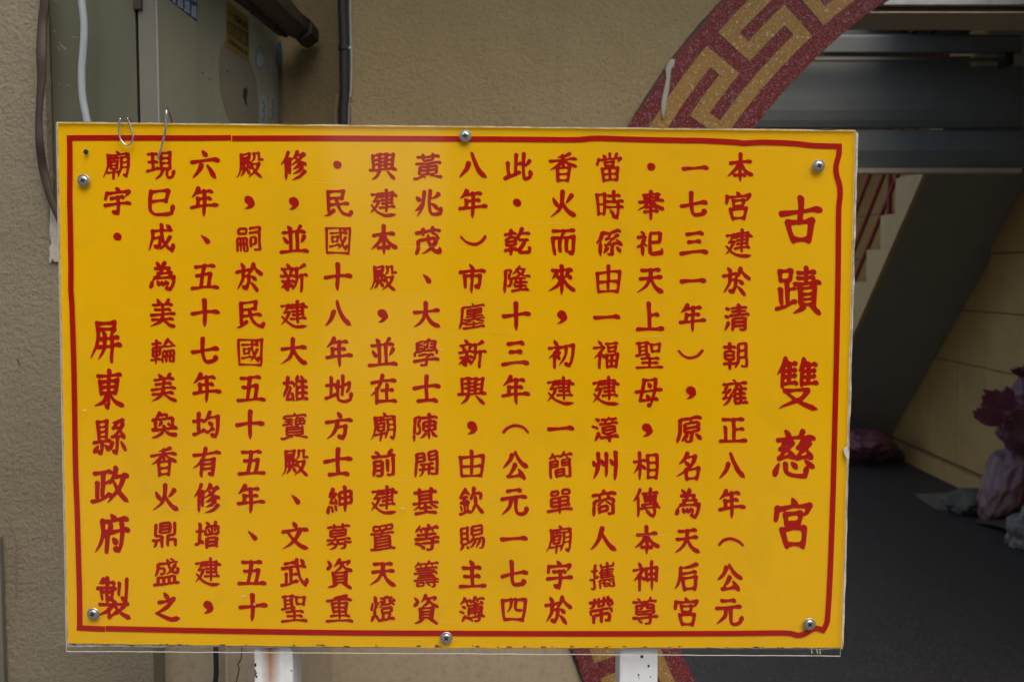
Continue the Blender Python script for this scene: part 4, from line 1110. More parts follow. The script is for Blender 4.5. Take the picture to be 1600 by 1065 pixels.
def meander(bm, e, y0, y1):
    for k in range(-9, 16):
        b0 = 33.75 + k * 2 * HP - ed_(e)
        a1 = 39.7 + k * 2 * HP + ed_(e)
        c1 = 47.2 + k * 2 * HP + ed_(e)
        d0 = 41.2 + k * 2 * HP - ed_(e)
        dn = d0 - 2 * HP
        g = 1.28 + 2 * ed_(e)
        ou, oi, mu, mi, iu, ii = WO[0] + e, WO[1] - e, WM[0] + e, WM[1] - e, WI[0] + e, WI[1] - e
        # outer strip from the previous outer bottom cap up to the top cap
        band(bm, dn, a1, oi, ou, y0, y1)
        band(bm, a1 - g, a1, mi, oi, y0, y1)           # top cap outer-middle
        band(bm, b0, a1 - g, mi, mu, y0, y1)           # middle strip
        band(bm, b0, b0 + g, ii, mi, y0, y1)           # bottom cap middle-inner
        band(bm, b0 + g, c1, ii, iu, y0, y1)           # inner strip
        band(bm, c1 - g, c1, iu, mu, y0, y1)           # top cap inner-middle
        band(bm, d0, c1 - g, mi, mu, y0, y1)           # middle strip
        band(bm, d0, d0 + g, mu, oi, y0, y1)           # bottom cap middle-outer


def ed_(e):
    return math.degrees(e / 1.38)


bm = bmesh.new()
meander(bm, 0.0012, WY - 0.0126, WY - 0.0115)
obj('divider_strip', bm, M['divider'], gate)
bm = bmesh.new()
meander(bm, 0.0, WY - 0.0136, WY - 0.0116)
obj('meander_inlay', bm, M['ochre'], gate)

# ragged dark joint where the stucco meets the border
bm = bmesh.new()
va = []
N_ = 720
for i in range(N_):
    th = 360 * i / N_
    q = Vector((math.cos(math.radians(th)) * 9, math.sin(math.radians(th)) * 9, 2))
    w1 = 0.0035 + 0.0035 * max(0, noise.noise(q * 1.3) + 0.35) + 0.0025 * abs(noise.noise(q * 5))
    (xa, za), (xb_, zb_) = ring_pt(th, RO - 0.004), ring_pt(th, RO + w1)
    va.append([bm.verts.new((xa, WY - 0.004, za)), bm.verts.new((xb_, WY - 0.0025, zb_)), bm.verts.new((xb_, WY + 0.001, zb_))])
for i in range(N_):
    a, b = va[i], va[(i + 1) % N_]
    bm.faces.new((a[0], a[1], b[1], b[0]))
    bm.faces.new((a[1], a[2], b[2], b[1]))
obj('ragged_joint', bm, M['joint'], wall)
# small chips broken out of the border
rnd = random.Random(8)
for i in range(26):
    th, rr = rnd.choice((rnd.uniform(30, 56), rnd.uniform(30, 56), rnd.uniform(-26, -18))), rnd.choice((RI + rnd.uniform(0.0, 0.006), RO - rnd.uniform(0.0, 0.008), rnd.uniform(RI, RO)))
    (cx_, cz_) = ring_pt(th, rr)
    s = rnd.uniform(0.0012, 0.0035)
    pts = [(cx_ + s * rnd.uniform(0.5, 1.3) * math.cos(a), WY - 0.0139, cz_ + s * rnd.uniform(0.5, 1.3) * math.sin(a)) for a in [k * 0.9 for k in range(7)]]
    obj('chip', prism(pts, (0, 0.0008, 0)), M['joint'], gate)

# grey putty smear running down the border
sm = []
for px, py, r in ((1052, 93, 2.5), (1049, 100, 5.5), (1044, 108, 5), (1044, 122, 3.2), (1041, 140, 4.2), (1037, 160, 4.4), (1036, 176, 3.2), (1036, 186, 1.2)):
    sm.append((un(px, py, WY - 0.0155), r * WY / F))
bm = tube([p for p, r in sm], [r for p, r in sm], 8, ry=0.0025)
obj('putty_smear', bm, M['putty'], wall, smooth=True)

# recessed stretch of wall left of the corner, lower wall flush with the gate wall
RY = 2.64
LWY = 1.84          # the low wall under the cabinet stands forward
rec = thing('recess_wall', 'dim stucco wall in the recess between the cabinet and the pipe', 'wall', (-1.0, RY, GROUND))
obj('stucco_face', boxm(-2.6, XL - 0.003, RY, RY + 0.15, GROUND, 2.95), M['stucco_main'], rec)
XA, XB = un(242, 1045, LWY).x, un(424, 1045, LWY).x
low = thing('low_wall', 'smooth cream low wall with a crack below the left end of the yellow sign', 'wall', ((XA + XB) / 2, LWY, GROUND))
obj('wall_face', boxm(XA, XB, LWY, WY - 0.004, GROUND, 0.98), M['smooth_wall'], low)
tube_x = un(250, 1045, LWY).x
obj('edge_trim', tube([(tube_x, LWY - 0.003, GROUND), (tube_x, LWY - 0.003, 0.98)], 0.0085, 12), M['cream_strip'], low, smooth=True)
p0 = un(355, 1045, LWY)
obj('panel_joint', boxm(p0.x - 0.003, p0.x + 0.003, LWY - 0.003, LWY - 0.0005, GROUND, 0.98), M['cream_strip'], low, bevel=0.001)
crack = [un(x, y, LWY - 0.0005) for x, y in ((378, 1000), (377, 1027), (374, 1034), (371, 1037), (374, 1044), (372, 1053), (369, 1065), (372, 1080), (366, 1100), (368, 1130))]
obj('crack', tube(crack, 0.0009, 5, ry=0.0005), M['rusty'], low)
# the gate wall runs on below the recess, flush with itself
obj('flush_dado', boxm(XB - 0.2, XL - 0.0005, WY, RY - 0.004, GROUND, SPLIT - 0.001), M['smooth_wall'], wall)

# black cable hanging below the sign
pts = [un(x, y, LWY - 0.02) for x, y in ((338, 700), (337, 900), (337, 1000), (337.5, 1030), (338, 1048), (336.5, 1066), (335, 1100), (337, 1300))]
bm = tube(catmull(pts, 6), 0.0046, 10)
tag(obj('black_cable', bm, M['black'], smooth=True), 'black cable hanging in front of the low cream wall below the sign', 'cable')

# dark pipe in the corner, with clamps and a thin grey cable beside it
PY = WY - 0.015
pp = thing('conduit_pipe', 'dark grey conduit pipe running down the wall corner right of the cabinet', 'pipe', tuple(un(536, 190, PY)))
pts = [un(x, y, PY) for x, y in ((534, -120), (535, 0), (537.5, 70), (537.5, 100), (538, 150), (536.5, 190), (536, 320), (536, 700))]
obj('pipe', tube(catmull(pts, 8), 0.0108, 16), M['pipe'], pp, smooth=True)
for y in (75, 470):
    c = un(537.5, y, PY)
    obj('clamp', tube([(c.x, c.y, c.z - 0.005), (c.x, c.y, c.z + 0.005)], 0.0135, 16), M['pipe'], pp, bevel=0.0012)
c = un(550, 76, PY)
obj('clamp_screw', lathe_y(c.x - 0.006, c.z, PY - 0.004, [(0.004, 0), (0.004, 0.002), (0.002, 0.003)], 10), M['washer'], pp)
pts = [un(x, y, PY + 0.008) for x, y in ((547, -80), (547.5, 40), (549, 100), (547.5, 150), (544, 190), (543, 600))]
tag(obj('thin_cable', tube(catmull(pts, 8), 0.0028, 8), M['hose'], smooth=True), 'thin pale cable hugging the wall corner right of the dark pipe', 'cable')
pts = [un(x, y, RY - 0.006) for x, y in ((527, 148), (526, 170), (525, 190), (525, 500))]
tag(obj('pale_cable', tube(catmull(pts, 5), 0.0038, 8), M['cream_strip'], smooth=True), 'short pale cable end on the wall left of the dark pipe', 'cable')

# ------------------------------------------------------------------ stucco pillar at the left
LY = 1.78
pil = thing('stucco_pillar', 'rough beige stucco pillar at the left beside the sign', 'pillar', (-1.6, LY, GROUND))
xe = un(76, 300, LY).x
xb = un(240, 1045, LY).x
bm = bmesh.new()
nz = 90
edge = []
for i in range(nz + 1):
    z = 1.515 + (2.95 - 1.515) * i / nz
    edge.append((xe + 0.0022 * noise.noise(Vector((z * 9, 3, 0))) + 0.0016 * noise.noise(Vector((z * 40, 7, 0))), LY, z))
prism([(-2.8, LY, GROUND), (xb, LY, GROUND), (xb, LY, 1.515)] + edge + [(-2.8, LY, 2.95)], (0, 0.60, 0), bm)
obj('stucco_face', bm, M['stucco_left'], pil)
bm = bmesh.new()
tag(obj('edge_strip', boxm(un(0, 1000, LY - 0.03).x - 0.05, un(3.6, 950, LY - 0.012).x, LY - 0.014, LY - 0.001, GROUND, un(4, 838, LY - 0.012).z), M['cab_strip'], bevel=0.002),
    'grey green metal strip at the lower left edge of the pillar', 'strip')
# dried drip on the stucco
pts = [un(x, y, LY - 0.0006) for x, y in ((6, 803), (14, 815), (22, 832), (25, 850), (25.5, 880), (25, 905), (26, 925), (25, 932))]
bm = tube(catmull(pts, 5), [0.0012] * 30 + [0.0016] * 5 + [0.0028], 8, ry=0.0011)
obj('drip_mark', bm, M['stain'], pil, smooth=True)
pts = [un(x, y, LY - 0.0004) for x, y in ((27, 560), (29, 566), (31, 570))]
obj('scratch', tube(pts, 0.0012, 6), M['rusty'], pil)

# flat brown cable drooping along the pillar edge
pts = [(70.5, -60, 7), (70, 0, 7.5), (66, 40, 7.5), (64.5, 85, 8), (65, 120, 7), (62, 160, 5.5), (60.5, 190, 5.5), (62, 225, 6.5), (67, 262, 7), (75, 296, 6.5), (84, 322, 5.5), (96, 350, 5)]
P = catmull([un(x, y, LY - 0.02 - (0.012 if 60 < y < 250 else 0)) for x, y, r in pts], 8)
R = [pts[min(int(i / 8), len(pts) - 1)][2] * (1 - (i % 8) / 8) + pts[min(int(i / 8) + 1, len(pts) - 1)][2] * ((i % 8) / 8) for i in range(len(P))]
bm = tube(P, [r * LY / F for r in R], 12, ry=0.0035)
tag(obj('flat_cable', bm, M['brown_cable'], smooth=True), 'brown flat cable drooping down the gap between pillar and cabinet', 'cable')

# ------------------------------------------------------------------ metal cabinet
CY = 1.80
cab = thing('metal_cabinet', 'grey green metal cabinet with stickers above the left end of the sign', 'cabinet', (-0.7, CY, 1.52))
x0, x1, x2, x3 = [un(p, 100, CY).x for p in (79.5, 213, 217.5, 246)]
ZB, ZT = 1.522, 2.3
xs = -0.567 * 1.0
back = 2.60
bm = bmesh.new()
prism([(x0, CY, ZB), (x0, CY, ZT), (x1, CY, ZT), (x1, CY, ZB)], (0, 0.03, 0), bm)
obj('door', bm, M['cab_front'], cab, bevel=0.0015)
obj('edge_flange', boxm(un(77.2, 100, CY).x, x0 - 0.0008, CY - 0.002, CY + 0.05, ZB, ZT), M['cab_strip'], cab)
obj('front_strip', boxm(x2, x3 - 0.0012, CY, CY + 0.03, ZB, ZT), M['cab_strip'], cab)
obj('corner_bead', tube([(x3 - 0.0006, CY + 0.002, ZB), (x3 - 0.0006, CY + 0.002, ZT)], 0.0020, 8), M['cab_bead'], cab)
obj('body', boxm(x0 + 0.004, x3 - 0.02, CY + 0.032, back - 0.1, ZB + 0.005, ZT - 0.005), M['void_shade'], cab)
bm = bmesh.new()
A0, B0 = Vector((x3, CY + 0.004, 0)), Vector((xs, back, 0))
SIDE_N = Vector(((B0 - A0).y, -(B0 - A0).x, 0)).normalized()      # outwards, to the right


def side_pt(px, py, off=0.0):
    """point on the receding side panel seen at a photograph pixel"""
    o_ = Vector((0, 0, EYE))
    dr = un(px, py, 1.0) - o_
    n = SIDE_N
    t = ((A0 + n * off - o_).dot(n)) / dr.dot(n)
    return o_ + dr * t


prism([A0 + Vector((0, 0, ZB)), A0 + Vector((0, 0, ZT)), B0 + Vector((0, 0, ZT)), B0 + Vector((0, 0, ZB))], -SIDE_N * 0.012, bm)
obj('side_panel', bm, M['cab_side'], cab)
# rusty latch at the top of the door gap
c = un(215, 8, CY - 0.004)
bm = boxm(c.x - 0.007, c.x + 0.007, CY - 0.008, CY + 0.004, c.z - 0.008, c.z + 0.016)
lt = obj('latch', bm, M['rusty'], cab, bevel=0.0025)


def side_poly(pts, off, thick, mat, name, parent, label=None):
    poly = [side_pt(x, y, off) for x, y in pts]
    return obj(name, prism(poly, SIDE_N * -thick), mat, parent, label=label)


# blue sticker with white characters, yellow sticker, round ones (seen nearly edge-on)
blue = side_poly([(264.6, -30), (264.6, -1), (308, 34), (308.8, -6)], 0.0012, 0.001, M['blue_print'], 'sticker', cab, 'blue sticker with white characters')
yel = side_poly([(354.2, 1), (354.8, 75), (389.5, 98), (388.2, 29)], 0.0012, 0.001, M['yellow_print'], 'sticker', cab, 'yellow sticker with black characters')
side_poly([(355.3, 32), (355.3, 50), (388.6, 75), (388.4, 52)], 0.0018, 0.0005, M['black_print'], 'dark_band', yel)


def ell(cx, cy, rx, ry, n=28, a0=0, a1=360):
    return [(cx + rx * math.cos(math.radians(a0 + (a1 - a0) * i / n)), cy + ry * math.sin(math.radians(a0 + (a1 - a0) * i / n))) for i in range(n if a1 - a0 == 360 else n + 1)]


st = side_poly(ell(406.5, 91, 7.2, 20.5), 0.0010, 0.0008, M['pale_blue'], 'sticker', cab, 'round faded blue sticker')
side_poly(ell(406.8, 94, 5.6, 10.5), 0.0015, 0.0005, M['white_paste'], 'sticker_print', st)
st = side_poly(ell(436.8, 87, 4.6, 22.5), 0.0010, 0.0008, M['strong_blue'], 'sticker', cab, 'round bright blue sticker at the rear edge')
for y in (78, 85, 91, 97):
    side_poly(ell(436 + (y % 3) * 0.7, y, 1.6, 2.3, 8), 0.0015, 0.0005, M['pale_blue'], 'sticker_print', st)
side_poly([(424, 84), (431.5, 84), (432, 118), (429, 120), (423, 108), (421.8, 96)], 0.0010, 0.0008, M['white_paste'], 'sticker', cab, 'torn whitish sticker')
for cx, cy in ((412.5, 172), (426.5, 170)):
    st = side_poly(ell(cx, cy, 5.2, 24), 0.0010, 0.0008, M['white_paste'], 'sticker', cab, 'round faded white sticker just above the sign')
    for k in range(5):
        side_poly(ell(cx + (k % 2) * 1.6 - 0.8, cy - 12 + k * 7, 1.5, 3.2, 8), 0.0015, 0.0005, M['strong_blue'], 'sticker_print', st)
# large brownish smear and a black scrape
random.seed(5)
sm = [(352, 62), (345, 75), (342, 95), (343, 120), (346, 150), (352, 172), (360, 192), (362, 260), (406, 260), (404, 185), (404, 165), (402, 140), (399, 118), (392, 99), (372, 88)]
side_poly(sm, 0.0005, 0.0004, M['stain'], 'smear', cab)
for (cx, cy, rx, ry) in ((383, 143, 2.6, 5.5), (382, 150, 1.8, 6), (385.5, 147, 1.2, 5), (384, 158, 1.6, 6), (386, 139, 1.0, 3), (387, 163, 0.9, 1.8), (392, 172, 0.8, 1.2), (355, 112, 0.9, 2), (317, 114, 0.8, 1.3), (328, 124, 0.8, 1.4)):
    side_poly(ell(cx, cy, rx, ry, 10), 0.0012, 0.0005, M['black'], 'scrape_mark', cab)

# white scratches on the cabinet door
for (x, y, dx, dy) in ((92, 66, 7, 12), (95, 70, 8, 7), (89, 72, 5, 8), (84, 46, 2, 5), (112, 58, 12, 1.5), (84, 2, 9, 3), (104, 133, 6, 1), (91, 132, 3, 2), (100, 76, 4, 3)):
    a_, b_ = un(x, y, CY - 0.0004), un(x + dx, y + dy, CY - 0.0004)
    obj('scratch', tube([a_, a_.lerp(b_, 0.5) + Vector((0.0006, 0, 0)), b_], [0.0002, 0.0005, 0.0002], 5, ry=0.0003), M['white_paste'], cab)

# pale hose hanging in front of the cabinet door
pts = [(126, -60), (127.5, -5), (131.5, 40), (130, 80), (127.8, 110), (129, 150), (135, 184), (141, 215), (150, 300)]
bm = tube(catmull([un(x, y, CY - 0.05) for x, y in pts], 8), 0.0061, 12)
tag(obj('pale_hose', bm, M['hose'], smooth=True), 'pale grey hose hanging in front of the cabinet door', 'hose')

# rusty beam lying along the top of the cabinet side
bt = thing('rusty_beam', 'dark rusty beam end above the cabinet side', 'beam', tuple(un(450, 40, 2.5)))
e0 = [un(x, y, 2.53) for x, y in ((436, 57), (448, 60), (451, 56), (465, 63), (472, 61), (485, 50), (486, 33), (462, 24), (440, 26))]
vp = Vector((0.055, 1, 0)).normalized()
bm = bmesh.new()
rings = []
nseg = 60
for i in range(nseg + 1):
    off = Vector((-vp.x * 0.85, -0.85, 0)) * (i / nseg)
    ring = []
    for k, q in enumerate(e0):
        q2 = e0[(k + 1) % len(e0)]
        for t in (0, 0.5):
            pnt = Vector(q).lerp(Vector(q2), t) + off
            j = noise.noise_vector(Vector((pnt.x * 40, pnt.y * 14, pnt.z * 40))) * 0.0035 + noise.noise_vector(pnt * 90) * 0.0014
            ring.append(bm.verts.new(pnt + Vector((j.x, 0, j.z))))
    rings.append(ring)
for a_, b_ in zip(rings[:-1], rings[1:]):
    for k in range(len(a_)):
        bm.faces.new((a_[k], a_[(k + 1) % len(a_)], b_[(k + 1) % len(a_)], b_[k]))
bm.faces.new(rings[0])
bm.faces.new(rings[-1][::-1])
obj('beam', bm, M['rusty'], bt)
obj('bracket', prism([un(x, y, 2.515) for x, y in ((452, 40), (487.5, 34), (487.5, 52), (470, 64), (460, 60), (452, 48))], (0, 0.09, 0)), M['rusty'], bt, bevel=0.002)

# torn paper at the foot of the cabinet edge
bm = prism([un(x, y, LY - 0.006) for x, y in ((77, 296), (80, 300), (86, 318), (92, 330), (96, 408), (85, 409), (82, 404), (79, 411), (76.5, 410), (78, 395), (76.5, 388), (80, 380), (77.5, 366), (78, 340))], (0, 0.002, 0))
tag(obj('torn_paper', bm, M['paper']), 'torn greyish paper scrap at the left edge of the sign', 'paper')

# ------------------------------------------------------------------ the information sign
sign = thing('information_sign', 'large yellow information board with red brush characters on two white posts', 'sign', tuple(un(700, 610, BOARD_Y + 0.02) - Vector((0, 0, un(700, 610, BOARD_Y).z - GROUND))))
YF = BOARD_Y            # front face of the yellow sheet


def bp(px, py, Y=None):
    return un(px, py, YF if Y is None else Y)


def rough_edge(corners, step=14, amp=0.6, seed=0):
    out = []
    m = len(corners)
    for i in range(m):
        (xa, ya), (xb_, yb) = corners[i], corners[(i + 1) % m]
        L = math.hypot(xb_ - xa, yb - ya)
        n = max(1, int(L / step))
        nx, ny = (yb - ya) / L, -(xb_ - xa) / L
        for k in range(n):
            t = k / n
            j = amp * noise.noise(Vector((xa + (xb_ - xa) * t, ya + (yb - ya) * t, seed * 11.0)) * 0.045) if k else 0
            out.append((xa + (xb_ - xa) * t + nx * j, ya + (yb - ya) * t + ny * j))
    return out


# backing, yellow sheet, clear cover
P = rough_edge([(88.5, 190.5), (1336, 203.5), (1341.2, 209), (1318.5, 1005), (1316.5, 1013.5), (103, 1009.5)], 12, 1.5, 1)
obj('backing_sheet', prism([bp(x, y, YF + 0.0034) for x, y in P], (0, 0.007, 0)), M['backing'], sign)
P = rough_edge([(90.5, 192), (1336.2, 205), (1315.5, 1011), (700, 1011.5), (250, 1006.5), (106, 1004)], 14, 0.9, 2)
obj('yellow_sheet', prism([bp(x, y) for x, y in P], (0, 0.003, 0)), M['yellow'], sign)
CF = YF - 0.0042         # front of the clear cover
P = rough_edge([(87, 190.2), (1337.4, 202.6), (1337.8, 216), (1326, 695), (1323.5, 706), (1326, 722), (1313.4, 1024.8), (103, 1017.5)], 16, 0.5, 3)
bm = prism([bp(x, y, CF) for x, y in P], (0, 0.0028, 0), rim=1)
obj('clear_cover', bm, [M['clear'], M['clear_edge']], sign)
# crumbs of dirt in the gap under the yellow sheet
random.seed(11)
bm = bmesh.new()
for i in range(46):
    x = 112 + 1196 * random.random() ** 0.8
    yb = 1006 + (x - 106) / 1210 * 5.0
    c = bp(x, yb + random.uniform(-1.0, 1.5), YF - 0.0006)
    r = random.uniform(0.0002, 0.0006)
    box(bm, c.x - r * random.uniform(1, 7), c.x + r * random.uniform(1, 7), c.y - 0.0003, c.y + 0.0003, c.z - r, c.z + r)
obj('dirt_crumb', bm, M['rusty'], sign, kind='stuff')

# red border line: four taped runs, wavy as cut by hand
W_ = 8.6


TAPES = []


def tape(pts, name='border_line', w0=W_):
    TAPES.append(1)
    up = 0.00008 * len(TAPES)
    Pt = catmull([(x, y, 0) for x, y in pts], 6)
    left, right = [], []
    for i, p in enumerate(Pt):
        t = (Pt[min(i + 1, len(Pt) - 1)] - Pt[max(i - 1, 0)]).normalized()
        n = Vector((-t.y, t.x, 0))
        left.append(p + n * w0 / 2)
        right.append(p - n * w0 / 2)
    bm = bmesh.new()
    a = [[bm.verts.new(bp(q.x, q.y, YF - d_ - up)) for q in left] for d_ in (0.0005, -0.0003)]
    b = [[bm.verts.new(bp(q.x, q.y, YF - d_ - up)) for q in right] for d_ in (0.0005, -0.0003)]
    for i in range(len(Pt) - 1):
        bm.faces.new((a[0][i], a[0][i + 1], b[0][i + 1], b[0][i]))
        bm.faces.new((a[0][i + 1], a[0][i], a[1][i], a[1][i + 1]))
        bm.faces.new((b[0][i], b[0][i + 1], b[1][i + 1], b[1][i]))
    obj(name, bm, M['red'], sign)


tape([(104.2, 215.8), (150, 215.4), (230, 215.6), (300, 215.8), (361, 215.4)])
tape([(362.5, 216.2), (450, 216), (560, 216.3), (727, 217.2), (840, 218), (900, 218.4), (930, 216.2), (980, 217.6), (1040, 219), (1062, 219.2)])
tape([(1062, 219.4), (1100, 219.8), (1150, 222.4), (1163, 223.8), (1192, 222.4), (1240, 224.2), (1270, 227.4), (1315.4, 228.8)])
tape([(1311.2, 224.8), (1311, 240), (1306.8, 258), (1307, 272), (1312, 290), (1312.6, 308), (1310.6, 330), (1309.8, 420), (1308, 520), (1306.2, 600), (1303.2, 720), (1300.8, 800), (1297, 900), (1293.4, 962), (1290.5, 976), (1286, 984.5)])
tape([(1289.5, 985.5), (1284, 983.2), (1274, 980.8), (1265, 985), (1256, 990), (1246, 991.6), (1226, 988.2), (1150, 988.8), (1040, 989.2), (880, 989.3), (700, 988.6), (560, 988), (420, 986.2), (300, 984.2), (165, 981.2)])
tape([(164, 982), (140, 981), (119.8, 979.8)])
tape([(108.6, 212), (109.2, 260), (108.8, 318)])
tape([(109, 319), (109.8, 350), (110.8, 420), (110.6, 450), (112.4, 480), (115, 560), (116.6, 640), (118, 730), (120.6, 800), (122.6, 870), (124.2, 930), (124.6, 984)])


# characters, cut from red vinyl with brush-written outlines
def put_char(ch, cx, cy, wpx, hpx, seed, mat, parent, name='character', place=None):
    rnd = random.Random(seed)
    ph = [rnd.uniform(0, 6.28) for _ in range(6)]
    sh = rnd.uniform(-0.018, 0.018)
    s1, s2 = rnd.uniform(0.97, 1.03), rnd.uniform(0.97, 1.03)
    loops = []
    for lp in GL[ch]:
        q = []
        for x, y in lp:
            u, v = x - 0.5, y - 0.5
            u2 = u * s1 + 0.010 * math.sin(7 * v + ph[0]) + 0.004 * math.sin(19 * v + ph[1]) + 0.003 * math.sin(31 * u + ph[4])
            v2 = v * s2 + sh * u + 0.010 * math.sin(7 * u + ph[2]) + 0.004 * math.sin(17 * u + ph[3]) + 0.003 * math.sin(29 * v + ph[5])
            q.append((u2, v2))
        loops.append(q)
    if place is None:
        def place(u, v):
            return bp(cx + u * wpx, cy - v * hpx, YF - 0.0004)
        bm = fill2d(loops, place, (0, 0.0006, 0), name)
    else:
        bm = fill2d(loops, lambda u, v: place(cx + u * wpx, cy - v * hpx), tuple(SIDE_N * -0.0006), name)
    return obj(name, bm, mat, parent)


COLUMNS = [  # text, x at the top row, x at the bottom row
    ("本宮建於清朝雍正八年(公元", 1156, 1139),
    ("一七三一年),原名為天后宮", 1086, 1072),
    (".奉祀天上聖母,相傳本神尊", 1018, 1008),
    ("當時係由一福建漳州商人攜帶", 952, 941),
    ("香火而來,初建一簡單廟宇於", 881, 873),
    ("此.乾隆十三年(公元一七四", 809, 803),
    ("八年)市廛新興,由欽賜主簿", 739, 737),
    ("黃兆茂、大學士陳開基等籌資", 668, 665),
    ("興建本殿,並在廟前建置天燈", 599, 599),
    (".民國十八年地方士紳募資重", 528, 530),
    ("修,並新建大雄寶殿、文武聖", 459, 461),
    ("殿,嗣於民國五十五年、五十", 389, 394),
    ("六年、五十七年均有修增建,", 319, 325),
    ("現已成為美輪美奐香火鼎盛之", 251, 260),
    ("廟宇.", 183, 183)]
ROW_L = [257, 315, 372, 431, 489, 548, 605, 662, 720, 777, 834, 892, 947]
ROW_R = [263, 321, 381, 439, 497, 555, 613, 672, 729, 787, 845, 901, 955]
for ci, (txt, xt, xbm) in enumerate(COLUMNS):
    for ri, ch in enumerate(txt):
        f = ri / 12
        g = (1156 - xt) / 973.0
        x = xt + (xbm - xt) * f
        y = ROW_R[ri] * (1 - g) + ROW_L[ri] * g
        wd, ht = 50.5 - 1.5 * f, 51.5
        if ch in '.':
            wd = ht = 50
            y -= 2
        elif ch in ',':
            x -= 1; wd = ht = 50
        elif ch == '一':
            wd = 48; y += 1
        elif ch in '()':
            wd, ht = 47, 50
        put_char(ch, x + random.Random(ci * 50 + ri).uniform(-1.2, 1.2), y, wd, ht, ci * 100 + ri, M['red'], sign)
for i, (ch, x, y, wd, ht) in enumerate((("古", 1251, 344, 76, 84), ("蹟", 1248, 453, 80, 86), ("雙", 1246, 599, 79, 92), ("慈", 1242, 709, 78, 88), ("宮", 1240, 817, 76, 88))):
    put_char(ch, x, y, wd, ht, 900 + i, M['red'], sign)
for i, (ch, x, y, wd, ht) in enumerate((("屏", 166, 532, 60, 76), ("東", 170, 608, 58, 72), ("縣", 172, 682, 63, 67), ("政", 173, 759, 67, 70), ("府", 175, 833, 64, 72), ("製", 178, 934, 62, 74))):
    put_char(ch, x, y, wd, ht, 950 + i, M['red'], sign)

# print on the cabinet stickers (sheared by the perspective of the side panel)


def sticker_place(x, y):
    return side_pt(x, y, 0.0022)


def sheared(cx, cy, slope):
    return lambda x, y: side_pt(x, y + (x - cx) * slope, 0.0022)


for k, ch in enumerate("行經總銷"):
    cx, cy = (271, 282, 292.8, 303)[k], (-6, 2.5, 10.5, 18.5)[k]
    put_char(ch, cx, cy, 10.2, 24, 700 + k, M['white_print'], blue, 'character', sheared(cx, cy, 0.74))
for k, ch in enumerate("電器空調"):
    cx, cy = (278, 286.5, 295, 303.4)[k], (-24, -18, -11.5, -5)[k]
    put_char(ch, cx, cy, 8.4, 19, 710 + k, M['white_print'], blue, 'character', sheared(cx, cy, 0.74))
for k, ch in enumerate("一一空調冷氣行"):
    cx, cy = 358.5 + k * 4.6, 20 + k * 3.5
    put_char(ch, cx, cy, 5.2, 15, 720 + k, M['black_print'], yel, 'character', sheared(cx, cy, 0.74))
for k in range(3):
    cx, cy = 360.5 + k * 10.2, 45 + k * 7.6
    side_poly([(cx - 3.6, cy - 8.6), (cx - 3.6, cy + 3.6), (cx + 3.6, cy + 8.8), (cx + 3.6, cy - 3.2)], 0.0022, 0.0003, M['yellow_print'], 'print_block', yel)
    put_char("電氣行"[k], cx, cy, 7.2, 13, 740 + k, M['black_print'], yel, 'character', sheared(cx, cy, 0.74))
for k, ch in enumerate("經銷電器冷氣"):
    cx, cy = 360 + k * 5.0, 65 + k * 3.7
    put_char(ch, cx, cy, 5, 9, 730 + k, M['black_print'], yel, 'character', sheared(cx, cy, 0.74))


# screws with washers
def screw(px, py, r=9.0, rot=0.3, seed=0):
    s = r * BOARD_Y / F
    c = bp(px, py, CF)
    k = s / 9.0
    wsh = obj('screw', lathe_y(c.x, c.z, CF - 0.0001, [(9.4 * k, 0), (9.4 * k, 0.0010), (8.6 * k, 0.0016), (6.4 * k, 0.0017), (6.0 * k, 0.0012)], 30), M['washer'], sign, smooth=False)
    head = obj('screw_head', lathe_y(c.x, c.z, CF - 0.0012, [(6.6 * k, 0), (6.8 * k, 0.0006), (6.5 * k, 0.0014), (5.2 * k, 0.0021), (3.0 * k, 0.0025), (0.6 * k, 0.0026)], 30), M['steel'], wsh, smooth=True)
    bm = bmesh.new()
    for a in (rot, rot + math.pi / 2):
        L, Wd = 4.1 * k, 1.25 * k
        dx, dz = math.cos(a), math.sin(a)
        pts = [(-L, -Wd * 0.55), (-L * 0.45, -Wd), (L * 0.45, -Wd), (L, -Wd * 0.55), (L, Wd * 0.55), (L * 0.45, Wd), (-L * 0.45, Wd), (-L, Wd * 0.55)]
        y_ = CF - 0.0040 - (0.00005 if a == rot else 0)
        prism([(c.x + u * dx - v * dz, y_, c.z + u * dz + v * dx) for u, v in pts], (0, 0.0024, 0), bm)
    obj('cross_recess', bm, M['recess'], wsh)


for i, (x, y, a) in enumerate(((131, 282, 0.5), (727, 212.5, 0.12), (1279, 259, 0.5), (146, 958, 0.15), (697.5, 995.5, 0.75), (1264.5, 974, 0.7))):
    screw(x, y, 9.2, a)
c = bp(136, 238, YF - 0.0008)
obj('empty_hole', lathe_y(c.x, c.z, CF + 0.0001, [(0.0032, 0), (0.0028, 0.0004), (0.0006, 0.0005)], 14), M['recess'], sign)

